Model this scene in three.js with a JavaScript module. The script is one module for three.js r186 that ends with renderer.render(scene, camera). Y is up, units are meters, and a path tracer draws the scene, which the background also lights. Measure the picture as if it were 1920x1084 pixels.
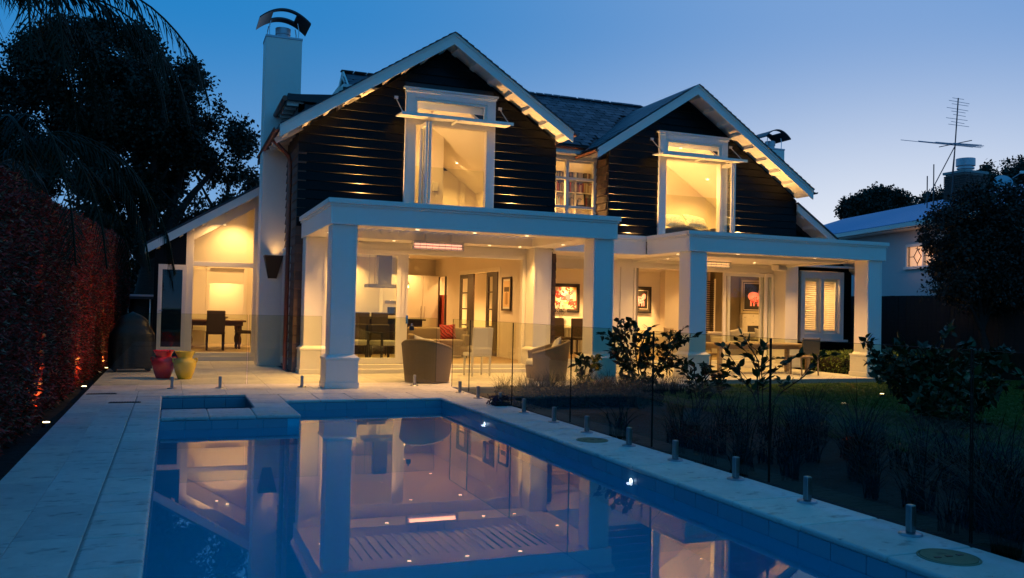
import * as THREE from 'three';
import { mergeGeometries } from 'three/addons/utils/BufferGeometryUtils.js';
import { RectAreaLightUniformsLib } from 'three/addons/lights/RectAreaLightUniformsLib.js';
import { RoundedBoxGeometry } from 'three/addons/geometries/RoundedBoxGeometry.js';

// ---------- camera, sky, exposure ----------
const scene = new THREE.Scene();
const camera = new THREE.PerspectiveCamera(37.06, 1920 / 1084, 0.05, 400);
{
  const pitch = 0.0240, roll = 0.0220, yaw = 0.3746;
  const fw = new THREE.Vector3(Math.sin(yaw) * Math.cos(pitch), Math.sin(pitch), -Math.cos(yaw) * Math.cos(pitch));
  const r0 = new THREE.Vector3(Math.cos(yaw), 0, Math.sin(yaw));
  const u0 = r0.clone().cross(fw);
  const r = r0.clone().multiplyScalar(Math.cos(roll)).addScaledVector(u0, Math.sin(roll));
  const u = r.clone().cross(fw);
  camera.position.set(0, 1.37, 0);
  camera.quaternion.setFromRotationMatrix(new THREE.Matrix4().makeBasis(r, u, fw.clone().negate()));
}
const renderer = new THREE.WebGLRenderer({ antialias: true });
renderer.toneMapping = THREE.LinearToneMapping;
renderer.toneMappingExposure = 1.0;
renderer.shadowMap.enabled = true;
RectAreaLightUniformsLib.init();

// clear evening sky: the sun has set to the right of the house, so that horizon is the brightest
{
  const w = 512, h = 256, d = new Float32Array(w * h * 4);
  const mix = (a, b, t) => a.map((v, i) => v + (b[i] - v) * t);
  const ss = (a, b, x) => { const t = Math.min(1, Math.max(0, (x - a) / (b - a))); return t * t * (3 - 2 * t); };
  const set = 0.80; // bearing of the afterglow, measured from -z towards +x
  for (let j = 0; j < h; j++) {
    const el = Math.max(0, ((j + 0.5) / h - 0.5) * 180);
    for (let i = 0; i < w; i++) {
      const a = ((i + 0.5) / w - 0.5) * 2 * Math.PI, x = Math.cos(a), z = Math.sin(a);
      let da = Math.abs(Math.atan2(x, -z) - set); if (da > Math.PI) da = 2 * Math.PI - da;
      const near = Math.exp(-Math.pow(da / 0.41, 2)), wide = Math.exp(-Math.pow(da / 1.0, 2));
      const low = mix([0.10, 0.34, 0.70], [0.92, 0.94, 0.98], 0.3 * wide + 0.7 * near);
      const mid = mix([0.016, 0.222, 0.575], [0.20, 0.365, 0.68], near);
      const top = [0.016, 0.165, 0.475];
      let c = mix(low, mid, ss(0, 19, el)); c = mix(c, top, ss(18, 75, el));
      d.set([c[0], c[1], c[2], 1], (j * w + i) * 4);
    }
  }
  const t = new THREE.DataTexture(d, w, h, THREE.RGBAFormat, THREE.FloatType);
  t.mapping = THREE.EquirectangularReflectionMapping; t.magFilter = THREE.LinearFilter; t.minFilter = THREE.LinearFilter; t.needsUpdate = true;
  scene.background = t; scene.environment = t;
}
const WARM = new THREE.Color().setRGB(1, 0.535, 0.165);

// ---------- helpers ----------
function rng(seed) { let a = seed >>> 0; return () => { a |= 0; a = a + 0x6D2B79F5 | 0; let t = Math.imul(a ^ a >>> 15, 1 | a); t = t + Math.imul(t ^ t >>> 7, 61 | t) ^ t; return ((t ^ t >>> 14) >>> 0) / 4294967296; }; }
const R = rng(7), V = (x, y, z) => new THREE.Vector3(x, y, z);
const taken = {};
function numbered(n) { const k = taken[n] = (taken[n] ?? -1) + 1; return k ? n + '_' + String(k).padStart(3, '0') : n; }
function tag(o, label, category, group, kind) { if (label) o.userData.label = label; if (category) o.userData.category = category; if (group) o.userData.group = group; if (kind) o.userData.kind = kind; return o; }
function thing(name, label, category, pos = [0, 0, 0], turn = 0, group) {
  const o = new THREE.Group(); o.name = numbered(name); o.position.set(...pos); o.rotation.y = turn; scene.add(o);
  return tag(o, label, category, group);
}
function part(name, parent) { const g = new THREE.Group(); g.name = name; parent.add(g); return g; }
// texture coordinates in metres, taken from the face each triangle lies in
function metric(g) {
  const p = g.attributes.position, n = g.attributes.normal, uv = new Float32Array(p.count * 2);
  for (let i = 0; i < p.count; i += 3) {
    let ax = 0, ay = 0, az = 0;
    for (let k = 0; k < 3; k++) { ax += n.getX(i + k); ay += n.getY(i + k); az += n.getZ(i + k); }
    ax = Math.abs(ax); ay = Math.abs(ay); az = Math.abs(az);
    for (let k = i; k < i + 3; k++) {
      const x = p.getX(k), y = p.getY(k), z = p.getZ(k);
      const [a, b] = ay >= ax && ay >= az ? [x, z] : ax >= az ? [z, y] : [x, y];
      uv[2 * k] = a; uv[2 * k + 1] = b;
    }
  }
  g.setAttribute('uv', new THREE.BufferAttribute(uv, 2)); return g;
}
function plain(g) { const q = g.index ? g.toNonIndexed() : g; for (const k of Object.keys(q.attributes)) if (!['position', 'normal', 'uv'].includes(k)) q.deleteAttribute(k); if (!q.attributes.normal) q.computeVertexNormals(); if (!q.attributes.uv) q.setAttribute('uv', new THREE.BufferAttribute(new Float32Array(q.attributes.position.count * 2), 2)); return q; }
function fuse(gs, keep) { gs = [].concat(gs).map(plain); const g = gs.length > 1 ? mergeGeometries(gs) : gs[0]; return keep ? g : metric(g); }
function obj(name, gs, mat, parent = scene, keep) {
  const m = new THREE.Mesh(fuse(gs, keep), mat); m.castShadow = m.receiveShadow = true;
  m.name = parent === scene ? numbered(name) : name; parent.add(m); return m;
}
function mesh(name, g, mat, parent, x = 0, y = 0, z = 0, rx = 0, ry = 0, rz = 0, s = 1) {
  const m = new THREE.Mesh(g, mat); m.castShadow = m.receiveShadow = true; m.name = name; m.position.set(x, y, z); m.rotation.set(rx, ry, rz); m.scale.setScalar(s); parent.add(m); return m;
}
const bx = (x0, x1, y0, y1, z0, z1) => new THREE.BoxGeometry(Math.abs(x1 - x0), Math.abs(y1 - y0), Math.abs(z1 - z0)).translate((x0 + x1) / 2, (y0 + y1) / 2, (z0 + z1) / 2);
const rb = (x0, x1, y0, y1, z0, z1, r = 0.01, s = 2) => new RoundedBoxGeometry(Math.abs(x1 - x0), Math.abs(y1 - y0), Math.abs(z1 - z0), s, Math.min(r, Math.abs(x1 - x0) / 2.01, Math.abs(y1 - y0) / 2.01, Math.abs(z1 - z0) / 2.01)).translate((x0 + x1) / 2, (y0 + y1) / 2, (z0 + z1) / 2);
const cy = (r0, r1, y0, y1, x, z, n = 20) => new THREE.CylinderGeometry(r1, r0, y1 - y0, n).translate(x, (y0 + y1) / 2, z);
function bar(a, b, r, n = 6, r2 = r) { const d = b.clone().sub(a), g = new THREE.CylinderGeometry(r2, r, d.length(), n); g.applyQuaternion(new THREE.Quaternion().setFromUnitVectors(V(0, 1, 0), d.clone().normalize())); return g.translate((a.x + b.x) / 2, (a.y + b.y) / 2, (a.z + b.z) / 2); }
const tube = (pts, r, n = 12, m = 6) => new THREE.TubeGeometry(new THREE.CatmullRomCurve3(pts), n, r, m);
// a box between two points with a square section w x h, its height kept upright
function beam(a, b, w, h) { const d = b.clone().sub(a), L = d.length(), g = new THREE.BoxGeometry(w, h, L); const z = d.normalize(), x = V(0, 1, 0).cross(z).normalize(), y = z.clone().cross(x); g.applyMatrix4(new THREE.Matrix4().makeBasis(x, y, z)); return g.translate((a.x + b.x) / 2, (a.y + b.y) / 2, (a.z + b.z) / 2); }
// a solid from an outline in the xy plane, from z0 to z1
function slab(pts, z0, z1, holes = []) {
  const s = new THREE.Shape(pts.map(p => new THREE.Vector2(...p))); for (const h of holes) s.holes.push(new THREE.Path(h.map(p => new THREE.Vector2(...p))));
  return new THREE.ExtrudeGeometry(s, { depth: Math.abs(z1 - z0), bevelEnabled: false }).translate(0, 0, Math.min(z0, z1));
}
// a solid sheet: four corners (any plane) and a thickness vector
function sheet(a, b, c, d, t) {
  const P = [a, b, c, d, ...[a, b, c, d].map(p => p.clone().add(t))], F = [[0, 1, 2, 3], [7, 6, 5, 4], [0, 4, 5, 1], [1, 5, 6, 2], [2, 6, 7, 3], [3, 7, 4, 0]], out = [];
  for (const [i, j, k, l] of F) for (const q of [i, j, k, i, k, l]) out.push(P[q].x, P[q].y, P[q].z);
  const g = new THREE.BufferGeometry(); g.setAttribute('position', new THREE.Float32BufferAttribute(out, 3)); g.computeVertexNormals(); return g;
}
// a pane: one sheet in the middle of the thinnest direction
function gl(x0, x1, y0, y1, z0, z1) { const w = Math.abs(x1 - x0), h = Math.abs(y1 - y0), d = Math.abs(z1 - z0), c = [(x0 + x1) / 2, (y0 + y1) / 2, (z0 + z1) / 2]; return (w < d ? new THREE.PlaneGeometry(d, h).rotateY(Math.PI / 2) : new THREE.PlaneGeometry(w, h)).translate(...c); }
const lathe = (pts, n = 28) => new THREE.LatheGeometry(pts.map(p => new THREE.Vector2(...p)), n);

// ---------- procedural textures ----------
function lattice(n, seed) { const r = rng(seed), a = new Float32Array(n * n); for (let i = 0; i < a.length; i++) a[i] = r(); return (x, y) => { const i = Math.floor(x), j = Math.floor(y), u = x - i, v = y - j, s = u * u * (3 - 2 * u), t = v * v * (3 - 2 * v), q = (p, k) => a[((k % n) + n) % n * n + ((p % n) + n) % n]; return (q(i, j) * (1 - s) + q(i + 1, j) * s) * (1 - t) + (q(i, j + 1) * (1 - s) + q(i + 1, j + 1) * s) * t; }; }
const fields = [4, 8, 16, 32, 64, 128].map((n, i) => [n, lattice(n, 11 + i)]);
function fbm(u, v, from = 0, to = 6, sx = 1, sy = 1) { let s = 0, w = 0, a = 1; for (let k = from; k < to; k++) { const [n, f] = fields[k]; s += a * f(u * n * sx, v * n * sy); w += a; a *= 0.58; } return s / w; }
function texture(size, f, repeat, srgb) {
  const d = new Uint8Array(size * size * 4);
  for (let j = 0; j < size; j++) for (let i = 0; i < size; i++) { const c = [].concat(f(i / size, j / size)); const q = c.length > 1 ? c : [c[0], c[0], c[0]]; for (let k = 0; k < 3; k++) d[(j * size + i) * 4 + k] = Math.max(0, Math.min(255, 255 * q[k])); d[(j * size + i) * 4 + 3] = 255; }
  const t = new THREE.DataTexture(d, size, size); t.wrapS = t.wrapT = THREE.RepeatWrapping; t.magFilter = THREE.LinearFilter; t.minFilter = THREE.LinearMipmapLinearFilter; t.generateMipmaps = true;
  if (srgb) t.colorSpace = THREE.SRGBColorSpace; t.repeat.set(1 / repeat, 1 / repeat); t.needsUpdate = true; return t;
}
const toS = c => c <= 0.0031308 ? 12.92 * c : 1.055 * Math.pow(c, 1 / 2.4) - 0.055;
const lin = (r, g, b) => new THREE.Color().setRGB(r, g, b);
const tone = (c, f) => [toS(c[0] * f), toS(c[1] * f), toS(c[2] * f)];
const T = {};
T.travertine = texture(512, (u, v) => { const b = 0.6 * fbm(u, v, 0, 6, 1, 2) + 0.4 * fbm(u, v, 0, 5), p = fbm(u, v, 2, 6, 1, 2), g = fbm(v, u, 3, 6); const pit = Math.max(0, p - 0.62) * 2.2; return tone([0.66, 0.62, 0.55], 0.66 + 0.52 * b + 0.16 * (g - 0.5) - pit); }, 1.7, true);
T.travBump = texture(512, (u, v) => { const p = fbm(u, v, 2, 6, 1, 3); return 0.75 - Math.max(0, p - 0.58) * 3 + 0.2 * fbm(u, v, 4, 6); }, 1.7);
T.fine = texture(256, (u, v) => fbm(u, v, 2, 6), 0.5);
T.grain = texture(512, (u, v) => 0.6 * fbm(u, v, 1, 6, 1, 8) + 0.4 * fbm(u, v, 3, 6, 1, 4), 1.1);
T.paint = texture(256, (u, v) => { const f = 0.93 + 0.09 * fbm(u, v, 0, 6); return tone([1, 1, 1], f); }, 2.3, true);
T.wood = texture(512, (u, v) => { const g = fbm(u, v, 0, 6, 1, 8), k = 0.5 + 0.5 * Math.sin(60 * (v + 0.08 * fbm(u, v, 0, 3))); return tone([1, 1, 1], 0.55 + 0.4 * g + 0.15 * k); }, 1.0, true);
T.weave = texture(256, (u, v) => { const a = Math.sin(u * Math.PI * 2 * 24), b = Math.sin(v * Math.PI * 2 * 24); return tone([1, 1, 1], 0.62 + 0.2 * Math.abs(a * b) + 0.2 * fbm(u, v, 3, 6)); }, 0.25, true);
T.weaveB = texture(256, (u, v) => { const a = Math.sin(u * Math.PI * 2 * 24), b = Math.sin(v * Math.PI * 2 * 24); return 0.5 + 0.5 * a * b; }, 0.25);
T.slate = texture(256, (u, v) => tone([1, 1, 1], 0.55 + 0.7 * fbm(u, v, 1, 6, 1, 2)), 0.9, true);
T.grass = texture(512, (u, v) => { const g = fbm(u, v, 0, 6), f = fbm(u, v, 4, 6, 2, 1); return tone([0.9 + 0.3 * g, 1, 0.7], 0.45 + 0.35 * g + 0.4 * f); }, 2.0, true);

const std = (c, rough, o = {}) => new THREE.MeshStandardMaterial({ color: lin(...c), roughness: rough, ...o });
const phy = o => new THREE.MeshPhysicalMaterial(o);
const bd = (c, rough, o) => new THREE.MeshPhysicalMaterial({ color: lin(...c), roughness: rough, specularIntensity: 0.25, ...o });
const M = {
  white: std([0.79, 0.75, 0.645], 0.42, { map: T.paint, bumpMap: T.fine, bumpScale: 0.0006 }),
  cream: std([0.74, 0.68, 0.57], 0.75, { map: T.paint }),
  ceiling: std([0.80, 0.76, 0.69], 0.8),
  board: bd([0.0032, 0.003, 0.003], 0.31, { bumpMap: T.grain, bumpScale: 0.0015 }),
  cedar: std([0.085, 0.048, 0.034], 0.72, { map: T.wood, bumpMap: T.grain, bumpScale: 0.002 }),
  cedar2: std([0.11, 0.066, 0.045], 0.72, { map: T.wood, bumpMap: T.grain, bumpScale: 0.002 }),
  slate: std([0.052, 0.056, 0.066], 0.5, { map: T.slate, bumpMap: T.fine, bumpScale: 0.003 }),
  slate2: std([0.072, 0.078, 0.09], 0.46, { map: T.slate, bumpMap: T.fine, bumpScale: 0.003 }),
  slate3: std([0.038, 0.04, 0.046], 0.55, { map: T.slate, bumpMap: T.fine, bumpScale: 0.003 }),
  copper: std([0.20, 0.062, 0.036], 0.38, { metalness: 0.55 }),
  stone: std([1, 1, 1], 0.55, { map: T.travertine, bumpMap: T.travBump, bumpScale: 0.002 }),
  stone2: std([0.88, 0.88, 0.89], 0.55, { map: T.travertine, bumpMap: T.travBump, bumpScale: 0.002 }),
  stone3: std([1.05, 1.04, 1.01], 0.52, { map: T.travertine, bumpMap: T.travBump, bumpScale: 0.002 }),
  grout: std([0.30, 0.28, 0.25], 0.9),
  plaster: std([0.02, 0.60, 0.74], 0.7, { map: T.paint }),
  tile: std([0.12, 0.33, 0.41], 0.25),
  steel: std([0.62, 0.62, 0.63], 0.24, { metalness: 1 }),
  hood: std([0.24, 0.205, 0.165], 0.38, { metalness: 0.85 }),
  satin: std([0.30, 0.30, 0.31], 0.34, { metalness: 1 }),
  galv: std([0.42, 0.43, 0.45], 0.45, { metalness: 0.9 }),
  darkSteel: std([0.05, 0.052, 0.058], 0.4, { metalness: 0.6 }),
  alloy: std([0.55, 0.54, 0.52], 0.42, { metalness: 0.4 }),
  black: std([0.012, 0.012, 0.013], 0.45),
  darkWood: std([0.032, 0.014, 0.008], 0.38, { map: T.wood }),
  brownWood: std([0.13, 0.055, 0.026], 0.4, { map: T.wood }),
  paleWood: std([0.46, 0.33, 0.19], 0.5, { map: T.wood, bumpMap: T.grain, bumpScale: 0.0008 }),
  teak: std([0.34, 0.24, 0.14], 0.6, { map: T.wood, bumpMap: T.grain, bumpScale: 0.001 }),
  wicker: std([0.23, 0.165, 0.095], 0.75, { map: T.weave, bumpMap: T.weaveB, bumpScale: 0.002 }),
  linen: std([0.66, 0.62, 0.54], 0.9, { map: T.weave, bumpMap: T.fine, bumpScale: 0.002 }),
  taupe: std([0.33, 0.26, 0.18], 0.9, { map: T.weave, bumpMap: T.fine, bumpScale: 0.002 }),
  umber: std([0.085, 0.058, 0.036], 0.85, { map: T.weave }),
  olive: std([0.20, 0.165, 0.10], 0.8, { map: T.paint }),
  carpet: std([0.36, 0.30, 0.22], 0.95, { map: T.weave }),
  soil: std([0.014, 0.011, 0.008], 0.95, { bumpMap: T.travBump, bumpScale: 0.02 }),
  lawn: std([0.06, 0.105, 0.025], 0.95, { map: T.grass, bumpMap: T.fine, bumpScale: 0.02 }),
  red: phy({ color: lin(0.78, 0.012, 0.008), roughness: 0.22, clearcoat: 0.8, clearcoatRoughness: 0.08 }),
  yellow: phy({ color: lin(0.80, 0.55, 0.010), roughness: 0.24, clearcoat: 0.8, clearcoatRoughness: 0.08 }),
  cover: std([0.005, 0.005, 0.006], 0.42, { bumpMap: T.fine, bumpScale: 0.004 }),
  glass: phy({ color: lin(0.93, 0.97, 0.93), roughness: 0, transmission: 1, thickness: 0, ior: 1.5 }),
  fence: phy({ color: lin(0.80, 0.82, 0.62), roughness: 0, specularIntensity: 0.7, transmission: 1, thickness: 0, ior: 1.5 }),
  frosted: phy({ color: lin(0.9, 0.9, 0.86), roughness: 0.9, transmission: 0.6, thickness: 0 }),
  slat: phy({ color: lin(0.72, 0.66, 0.54), roughness: 0.9, transmission: 0.45, thickness: 0 }),
  edge: phy({ color: lin(0.004, 0.009, 0.007), roughness: 0.4, specularIntensity: 0.2 }),
  water: phy({ color: lin(1, 1, 1), roughness: 0.0, transmission: 1, thickness: 1, ior: 1.333, attenuationColor: lin(0.22, 0.86, 0.96), attenuationDistance: 5 }),
  lens: std([0.9, 0.85, 0.7], 0.4, { emissive: lin(1, 0.72, 0.36), emissiveIntensity: 9 }),
  ledWhite: std([0.9, 0.9, 0.9], 0.4, { emissive: lin(0.8, 0.9, 1), emissiveIntensity: 2 }),
  bark: std([0.035, 0.027, 0.02], 0.95, { map: T.wood, bumpMap: T.grain, bumpScale: 0.02 }),
  roofIron: std([0.30, 0.36, 0.42], 0.4, { metalness: 0.3 }),
  render: std([0.62, 0.58, 0.54], 0.85, { map: T.paint, bumpMap: T.fine, bumpScale: 0.002 }),
  fenceDark: std([0.018, 0.015, 0.012], 0.8, { map: T.wood }),
  brick: std([0.14, 0.055, 0.038], 0.85, { map: T.paint }),
  brick2: std([0.10, 0.045, 0.034], 0.85, { map: T.paint }),
};
const leafMat = (c, rough = 0.45, spec = 0.5) => phy({ color: lin(...c), roughness: rough, specularIntensity: spec, side: THREE.DoubleSide });
M.leafDark = leafMat([0.020, 0.034, 0.014]); M.leafMid = leafMat([0.032, 0.062, 0.020], 0.38); M.leafLime = leafMat([0.13, 0.18, 0.035], 0.5);
M.leafRed = leafMat([0.37, 0.042, 0.028], 0.45, 0.25); M.leafTree = leafMat([0.020, 0.028, 0.016], 0.5); M.palm = leafMat([0.010, 0.016, 0.006], 0.5, 0.2); M.blade = leafMat([0.005, 0.011, 0.005], 0.5, 0.16);

// ---------- lamps ----------
const tgt = (light, parent, x, y, z) => { light.target.name = 'aim'; light.target.position.set(x, y, z); parent.add(light.target); };
function spot(parent, x, y, z, tx, ty, tz, power, angle, soft = 2, blend = 0.7, color = WARM) {
  const l = new THREE.SpotLight(color, power, 0, angle, blend, 2); l.name = 'lamp'; l.position.set(x, y, z); l.castShadow = true; l.shadow.radius = soft; l.shadow.mapSize.set(512, 512); parent.add(l); tgt(l, parent, tx, ty, tz); return l;
}
const ringG = fuse([lathe([[0.036, 0], [0.052, -0.006], [0.056, -0.002], [0.056, 0.004]], 20)], true), lensG = fuse(new THREE.CylinderGeometry(0.036, 0.036, 0.004, 16).translate(0, -0.001, 0), true);
// a recessed ceiling light: ring, glowing lens, and its light just below the lens
function downlight(x, y, z, label, power, angle = 1.0, group, dx = 0, dz = 0) {
  const t = thing('downlight', label, 'downlight', [x, y - 0.004, z], 0, group);
  mesh('trim_ring', ringG, M.white, t); mesh('lens', lensG, M.lens, t);
  spot(t, 0, -0.02, 0, dx, -2, dz, power, angle); return t;
}
// an uplight set in a surface: housing, glowing lens and a beam
function uplight(x, y, z, label, power, angle, tx, ty, tz, group, name = 'uplight') {
  const t = thing(name, label, 'light', [x, y, z], 0, group);
  obj('housing', [cy(0.05, 0.045, 0, 0.05, 0, 0, 16)], M.darkSteel, t); mesh('lens', lensG, M.lens, t, 0, 0.055, 0);
  spot(t, 0, 0.08, 0, tx, ty, tz, power, angle, 1.5, 0.8); return t;
}
// ---------- ground, pool, paving ----------
function prism(pts, y0, y1, holes = []) {
  const s = new THREE.Shape(pts.map(([x, z]) => new THREE.Vector2(x, -z))); for (const h of holes) s.holes.push(new THREE.Path(h.map(([x, z]) => new THREE.Vector2(x, -z))));
  return new THREE.ExtrudeGeometry(s, { depth: y1 - y0, bevelEnabled: false }).rotateX(-Math.PI / 2).translate(0, y0, 0);
}
const rect = (x0, x1, z0, z1) => [[x0, z0], [x1, z0], [x1, z1], [x0, z1]];
const WATER = -0.15, PL = -0.12, PR = 3.89, PN = -1.2, PF = -12.73, SX = 1.52, SZ = -11.05;
const poolOut = [[PL, PN], [PR, PN], [PR, PF], [SX, PF], [SX, SZ], [PL, SZ]];
const spaHole = rect(-0.12, 1.07, -11.9, -13.6);
{
  const g = new THREE.Shape([[-160, -160], [160, -160], [160, 160], [-160, 160]].map(p => new THREE.Vector2(...p)));
  g.holes.push(new THREE.Path([[-0.9, 1.4], [4.4, 1.4], [4.4, -14.2], [-0.9, -14.2]].map(([x, z]) => new THREE.Vector2(x, -z))));
  tag(obj('ground', new THREE.ShapeGeometry(g).rotateX(-Math.PI / 2).translate(0, -0.16, 0), M.soil), 'dark earth spreading round the house and garden', 'ground', null, 'structure');
  const shell = new THREE.Group(); shell.name = 'pool_shell'; scene.add(shell); tag(shell, 'blue plastered shell of the long swimming pool', 'pool', null, 'structure');
  obj('basin_floor', [bx(PL - 0.2, PR + 0.2, -1.62, -1.45, PF - 0.2, PN + 0.2)], M.plaster, shell);
  obj('basin_wall', [bx(PL - 0.2, PL, -1.45, -0.03, SZ, PN), bx(PL - 0.2, PR + 0.2, -1.45, -0.03, PN, PN + 0.2), bx(PR, PR + 0.2, -1.45, -0.03, PF, PN), bx(SX - 0.15, PR + 0.2, -1.45, -0.03, PF - 0.2, PF), bx(PL - 0.2, SX, -1.45, -0.03, SZ - 0.2, SZ), bx(SX - 0.15, SX, -1.45, -0.03, PF, SZ - 0.2)], M.plaster, shell);
  // band of pale tiles under the coping, each tile its own piece
  const tm = [M.tile, std([0.125, 0.345, 0.425], 0.25), std([0.115, 0.315, 0.395], 0.25)];
  const tA = fuse(rb(-0.147, 0.147, -0.07, 0.07, 0, 0.012, 0.004, 1)), tB = fuse(rb(0, 0.012, -0.07, 0.07, -0.147, 0.147, 0.004, 1));
  for (let x = SX + 0.15; x < PR - 0.1; x += 0.3) mesh('tile', tA, tm[Math.floor(R() * 3)], shell, x, -0.115, PF);
  for (let x = PL + 0.15; x < SX; x += 0.3) mesh('tile', tA, tm[Math.floor(R() * 3)], shell, x, -0.115, SZ);
  for (let z = PF + 0.16; z < PN - 0.2; z += 0.3) mesh('tile', tB, tm[Math.floor(R() * 3)], shell, PR - 0.012, -0.115, z);
  // spa walls, floor and tiles
  const spa = part('spa_basin', shell);
  obj('spa_wall', [prism(rect(-0.3, 1.3, -11.75, -13.8), -0.95, -0.03, [spaHole])], std([0.06, 0.16, 0.24], 0.4), spa);
  obj('spa_floor', [bx(-0.3, 1.3, -1.0, -0.96, -13.8, -11.75)], std([0.05, 0.12, 0.18], 0.5), spa);
  for (let x = 0.03; x < 1.0; x += 0.3) mesh('spa_tile', tA, tm[1], spa, x, -0.115, -13.6);
  const w = obj('pool_water', prism(poolOut.map(([x, z]) => [x < 0 ? x - 0.02 : x === PR ? x + 0.02 : x - 0.02, z === PN ? z + 0.02 : z - 0.02]), -1.46, WATER), M.water);
  tag(w, 'still blue water filling the long swimming pool', 'water', null, 'structure');
  // the spa's surface is stirred: low ripples as real relief
  const sg = new THREE.BoxGeometry(1.23, 0.79, 1.74, 60, 1, 80).translate(0.475, -0.555, -12.75), sp = sg.attributes.position;
  for (let i = 0; i < sp.count; i++) if (sp.getY(i) > -0.5) { const x = sp.getX(i), z = sp.getZ(i); sp.setY(i, -0.21 + 0.0012 * Math.sin(14 * x + 6 * z) + 0.0011 * Math.sin(9 * x - 17 * z + 1) + 0.0007 * Math.sin(31 * x + 23 * z)); }
  sg.computeVertexNormals();
  tag(obj('spa_water', sg, M.water), 'rippled dark water in the square spa at the pool end', 'water', null, 'structure');
}
const stones = [M.stone, M.stone2, M.stone3];
function stoneVariants(w, d, th, r = 0.006) { return [0, 1, 2, 3, 4].map(k => { const g = fuse(rb(-w / 2 + 0.0012, w / 2 - 0.0012, -th, 0, -d / 2 + 0.0012, d / 2 - 0.0012, r, 2)), uv = g.attributes.uv; for (let i = 0; i < uv.count; i++) uv.setXY(i, uv.getX(i) + k * 0.37, uv.getY(i) + k * 0.53); return g; }); }
function pave(parent, name, x0, x1, z0, z1, nx, nz, th = 0.03, r = 0.004, stagger = 0) {
  const w = (x1 - x0) / nx, d = (z1 - z0) / nz, vs = stoneVariants(w, d, th, r);
  for (let i = 0; i < nx; i++) for (let j = 0; j < nz; j++) mesh(name, vs[Math.floor(R() * 5)], stones[Math.floor(R() * 3)], parent, x0 + (i + 0.5) * w, -0.0004 * Math.floor(R() * 5), z0 + (j + 0.5) * d, 0, R() < 0.5 ? Math.PI : 0, 0);
}
{
  const p = new THREE.Group(); p.name = 'patio'; scene.add(p); tag(p, 'pale travertine paving round the pool and under the porticos', 'paving', null, 'structure');
  const bed = (x0, x1, z0, z1) => bx(x0, x1, -0.3, -0.012, z0, z1);
  obj('mortar_bed', [bed(-1.17, PL - 0.001, -14.4, PN), bed(-1.17, PR, PN + 0.2, 3), bed(PR + 0.2, 4.55, -12.9, 3), bed(1.3, 4.55, -13.8, PF - 0.2), bed(-0.12, 4.55, -14.4, -13.8), bed(-1.17, 9.6, -18.1, -14.4), bed(8.0, 10.1, -19.9, -18.1), bed(9.6, 15.05, -19.4, -15.2), bed(14.9, 15.6, -16.1, -15.2), bed(1.3, SX - 0.01, PF - 0.2, SZ - 0.2), bed(-0.2, SX, SZ - 0.7, SZ - 0.21), bed(-1.17, 2.25, -22.4, -18.1)], M.grout, p);
  pave(p, 'paver', -1.17, -0.445, -14.35, -1.2, 2, 15);
  pave(p, 'paver', -1.17, 4.55, 0.2, 2.6, 6, 4);
  pave(p, 'paver', -0.44, 4.55, -14.35, -13.61, 8, 1);
  pave(p, 'paver', -1.17, 9.6, -18.05, -14.36, 16, 6);
  pave(p, 'paver', 8.1, 9.99, -19.6, -18.07, 3, 3);
  pave(p, 'paver', 9.62, 15.05, -19.05, -15.2, 9, 6);
  pave(p, 'paver', 15.06, 15.6, -16.1, -15.2, 1, 2);
  pave(p, 'paver', -1.17, 2.2, -21.9, -18.07, 5, 6);
  const c = new THREE.Group(); c.name = 'pool_coping'; scene.add(c); tag(c, 'pale stone coping edging the swimming pool and spa', 'coping', null, 'structure');
  pave(c, 'coping_stone', -0.44, PL + 0.02, -13.6, -1.2, 1, 20, 0.045, 0.02);
  pave(c, 'coping_stone', PR - 0.025, 4.55, -12.72, -0.9, 1, 16, 0.045, 0.02);
  pave(c, 'coping_stone', SX + 0.02, 4.55, -13.6, PF + 0.025, 6, 1, 0.045, 0.02);
  pave(c, 'coping_stone', PL + 0.025, SX + 0.02, -11.9, SZ + 0.025, 3, 1, 0.045, 0.02);
  pave(c, 'coping_stone', 1.05, SX + 0.018, -13.6, -11.905, 1, 3, 0.045, 0.02);
  pave(c, 'coping_stone', -0.44, PR + 0.6, -1.22, 0.18, 8, 1, 0.045, 0.02);
  // lawn beyond the pool fence
  tag(obj('garden_bed', bx(4.56, 8.4, -0.25, -0.11, -14.35, 3), M.soil), 'dark planted bed behind the pool fence', 'garden bed', null, 'structure');
  tag(obj('lawn', [bx(8.41, 19.6, -0.2, -0.10, -15.19, -2)], M.lawn), 'green lawn between the pool fence and the portico', 'lawn', null, 'structure');
  // slotted drain covers, round skimmer lids
  for (const [x, z, w] of [[-0.93, -14.02, 0.36], [-0.56, -12.8, 0.36]]) { const d = thing('drain_cover', w && z < -13.5 ? 'dark slotted drain cover in the paving beside the hedge' : 'dark slotted drain cover in the paving beside the spa', 'drain', [x, 0.001, z]); obj('frame', bx(-0.2, 0.2, 0, 0.004, -0.06, 0.06), M.darkSteel, d); for (let k = -5; k <= 5; k++) mesh('slat', slatG(), M.black, d, k * 0.034, 0.005, 0); }
  for (const [x, z, l] of [[4.2, -8.25, 'round stained skimmer lid in the coping beside the purple tuft'], [4.2, -3.72, 'round stained skimmer lid in the coping, with a dark key slot']]) { const d = thing('skimmer_lid', l, 'lid', [x, 0.001, z]); obj('disc', cy(0.155, 0.152, 0, 0.006, 0, 0, 32), std([0.33, 0.27, 0.15], 0.7, { map: T.travertine }), d); obj('rim', new THREE.TorusGeometry(0.165, 0.006, 6, 40).rotateX(Math.PI / 2), std([0.25, 0.2, 0.12], 0.7), d); for (const k of [-0.085, 0, 0.085]) obj('key_slot', bx(k - 0.02, k + 0.02, 0.005, 0.009, -0.011, 0.011), M.black, d); }
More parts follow.
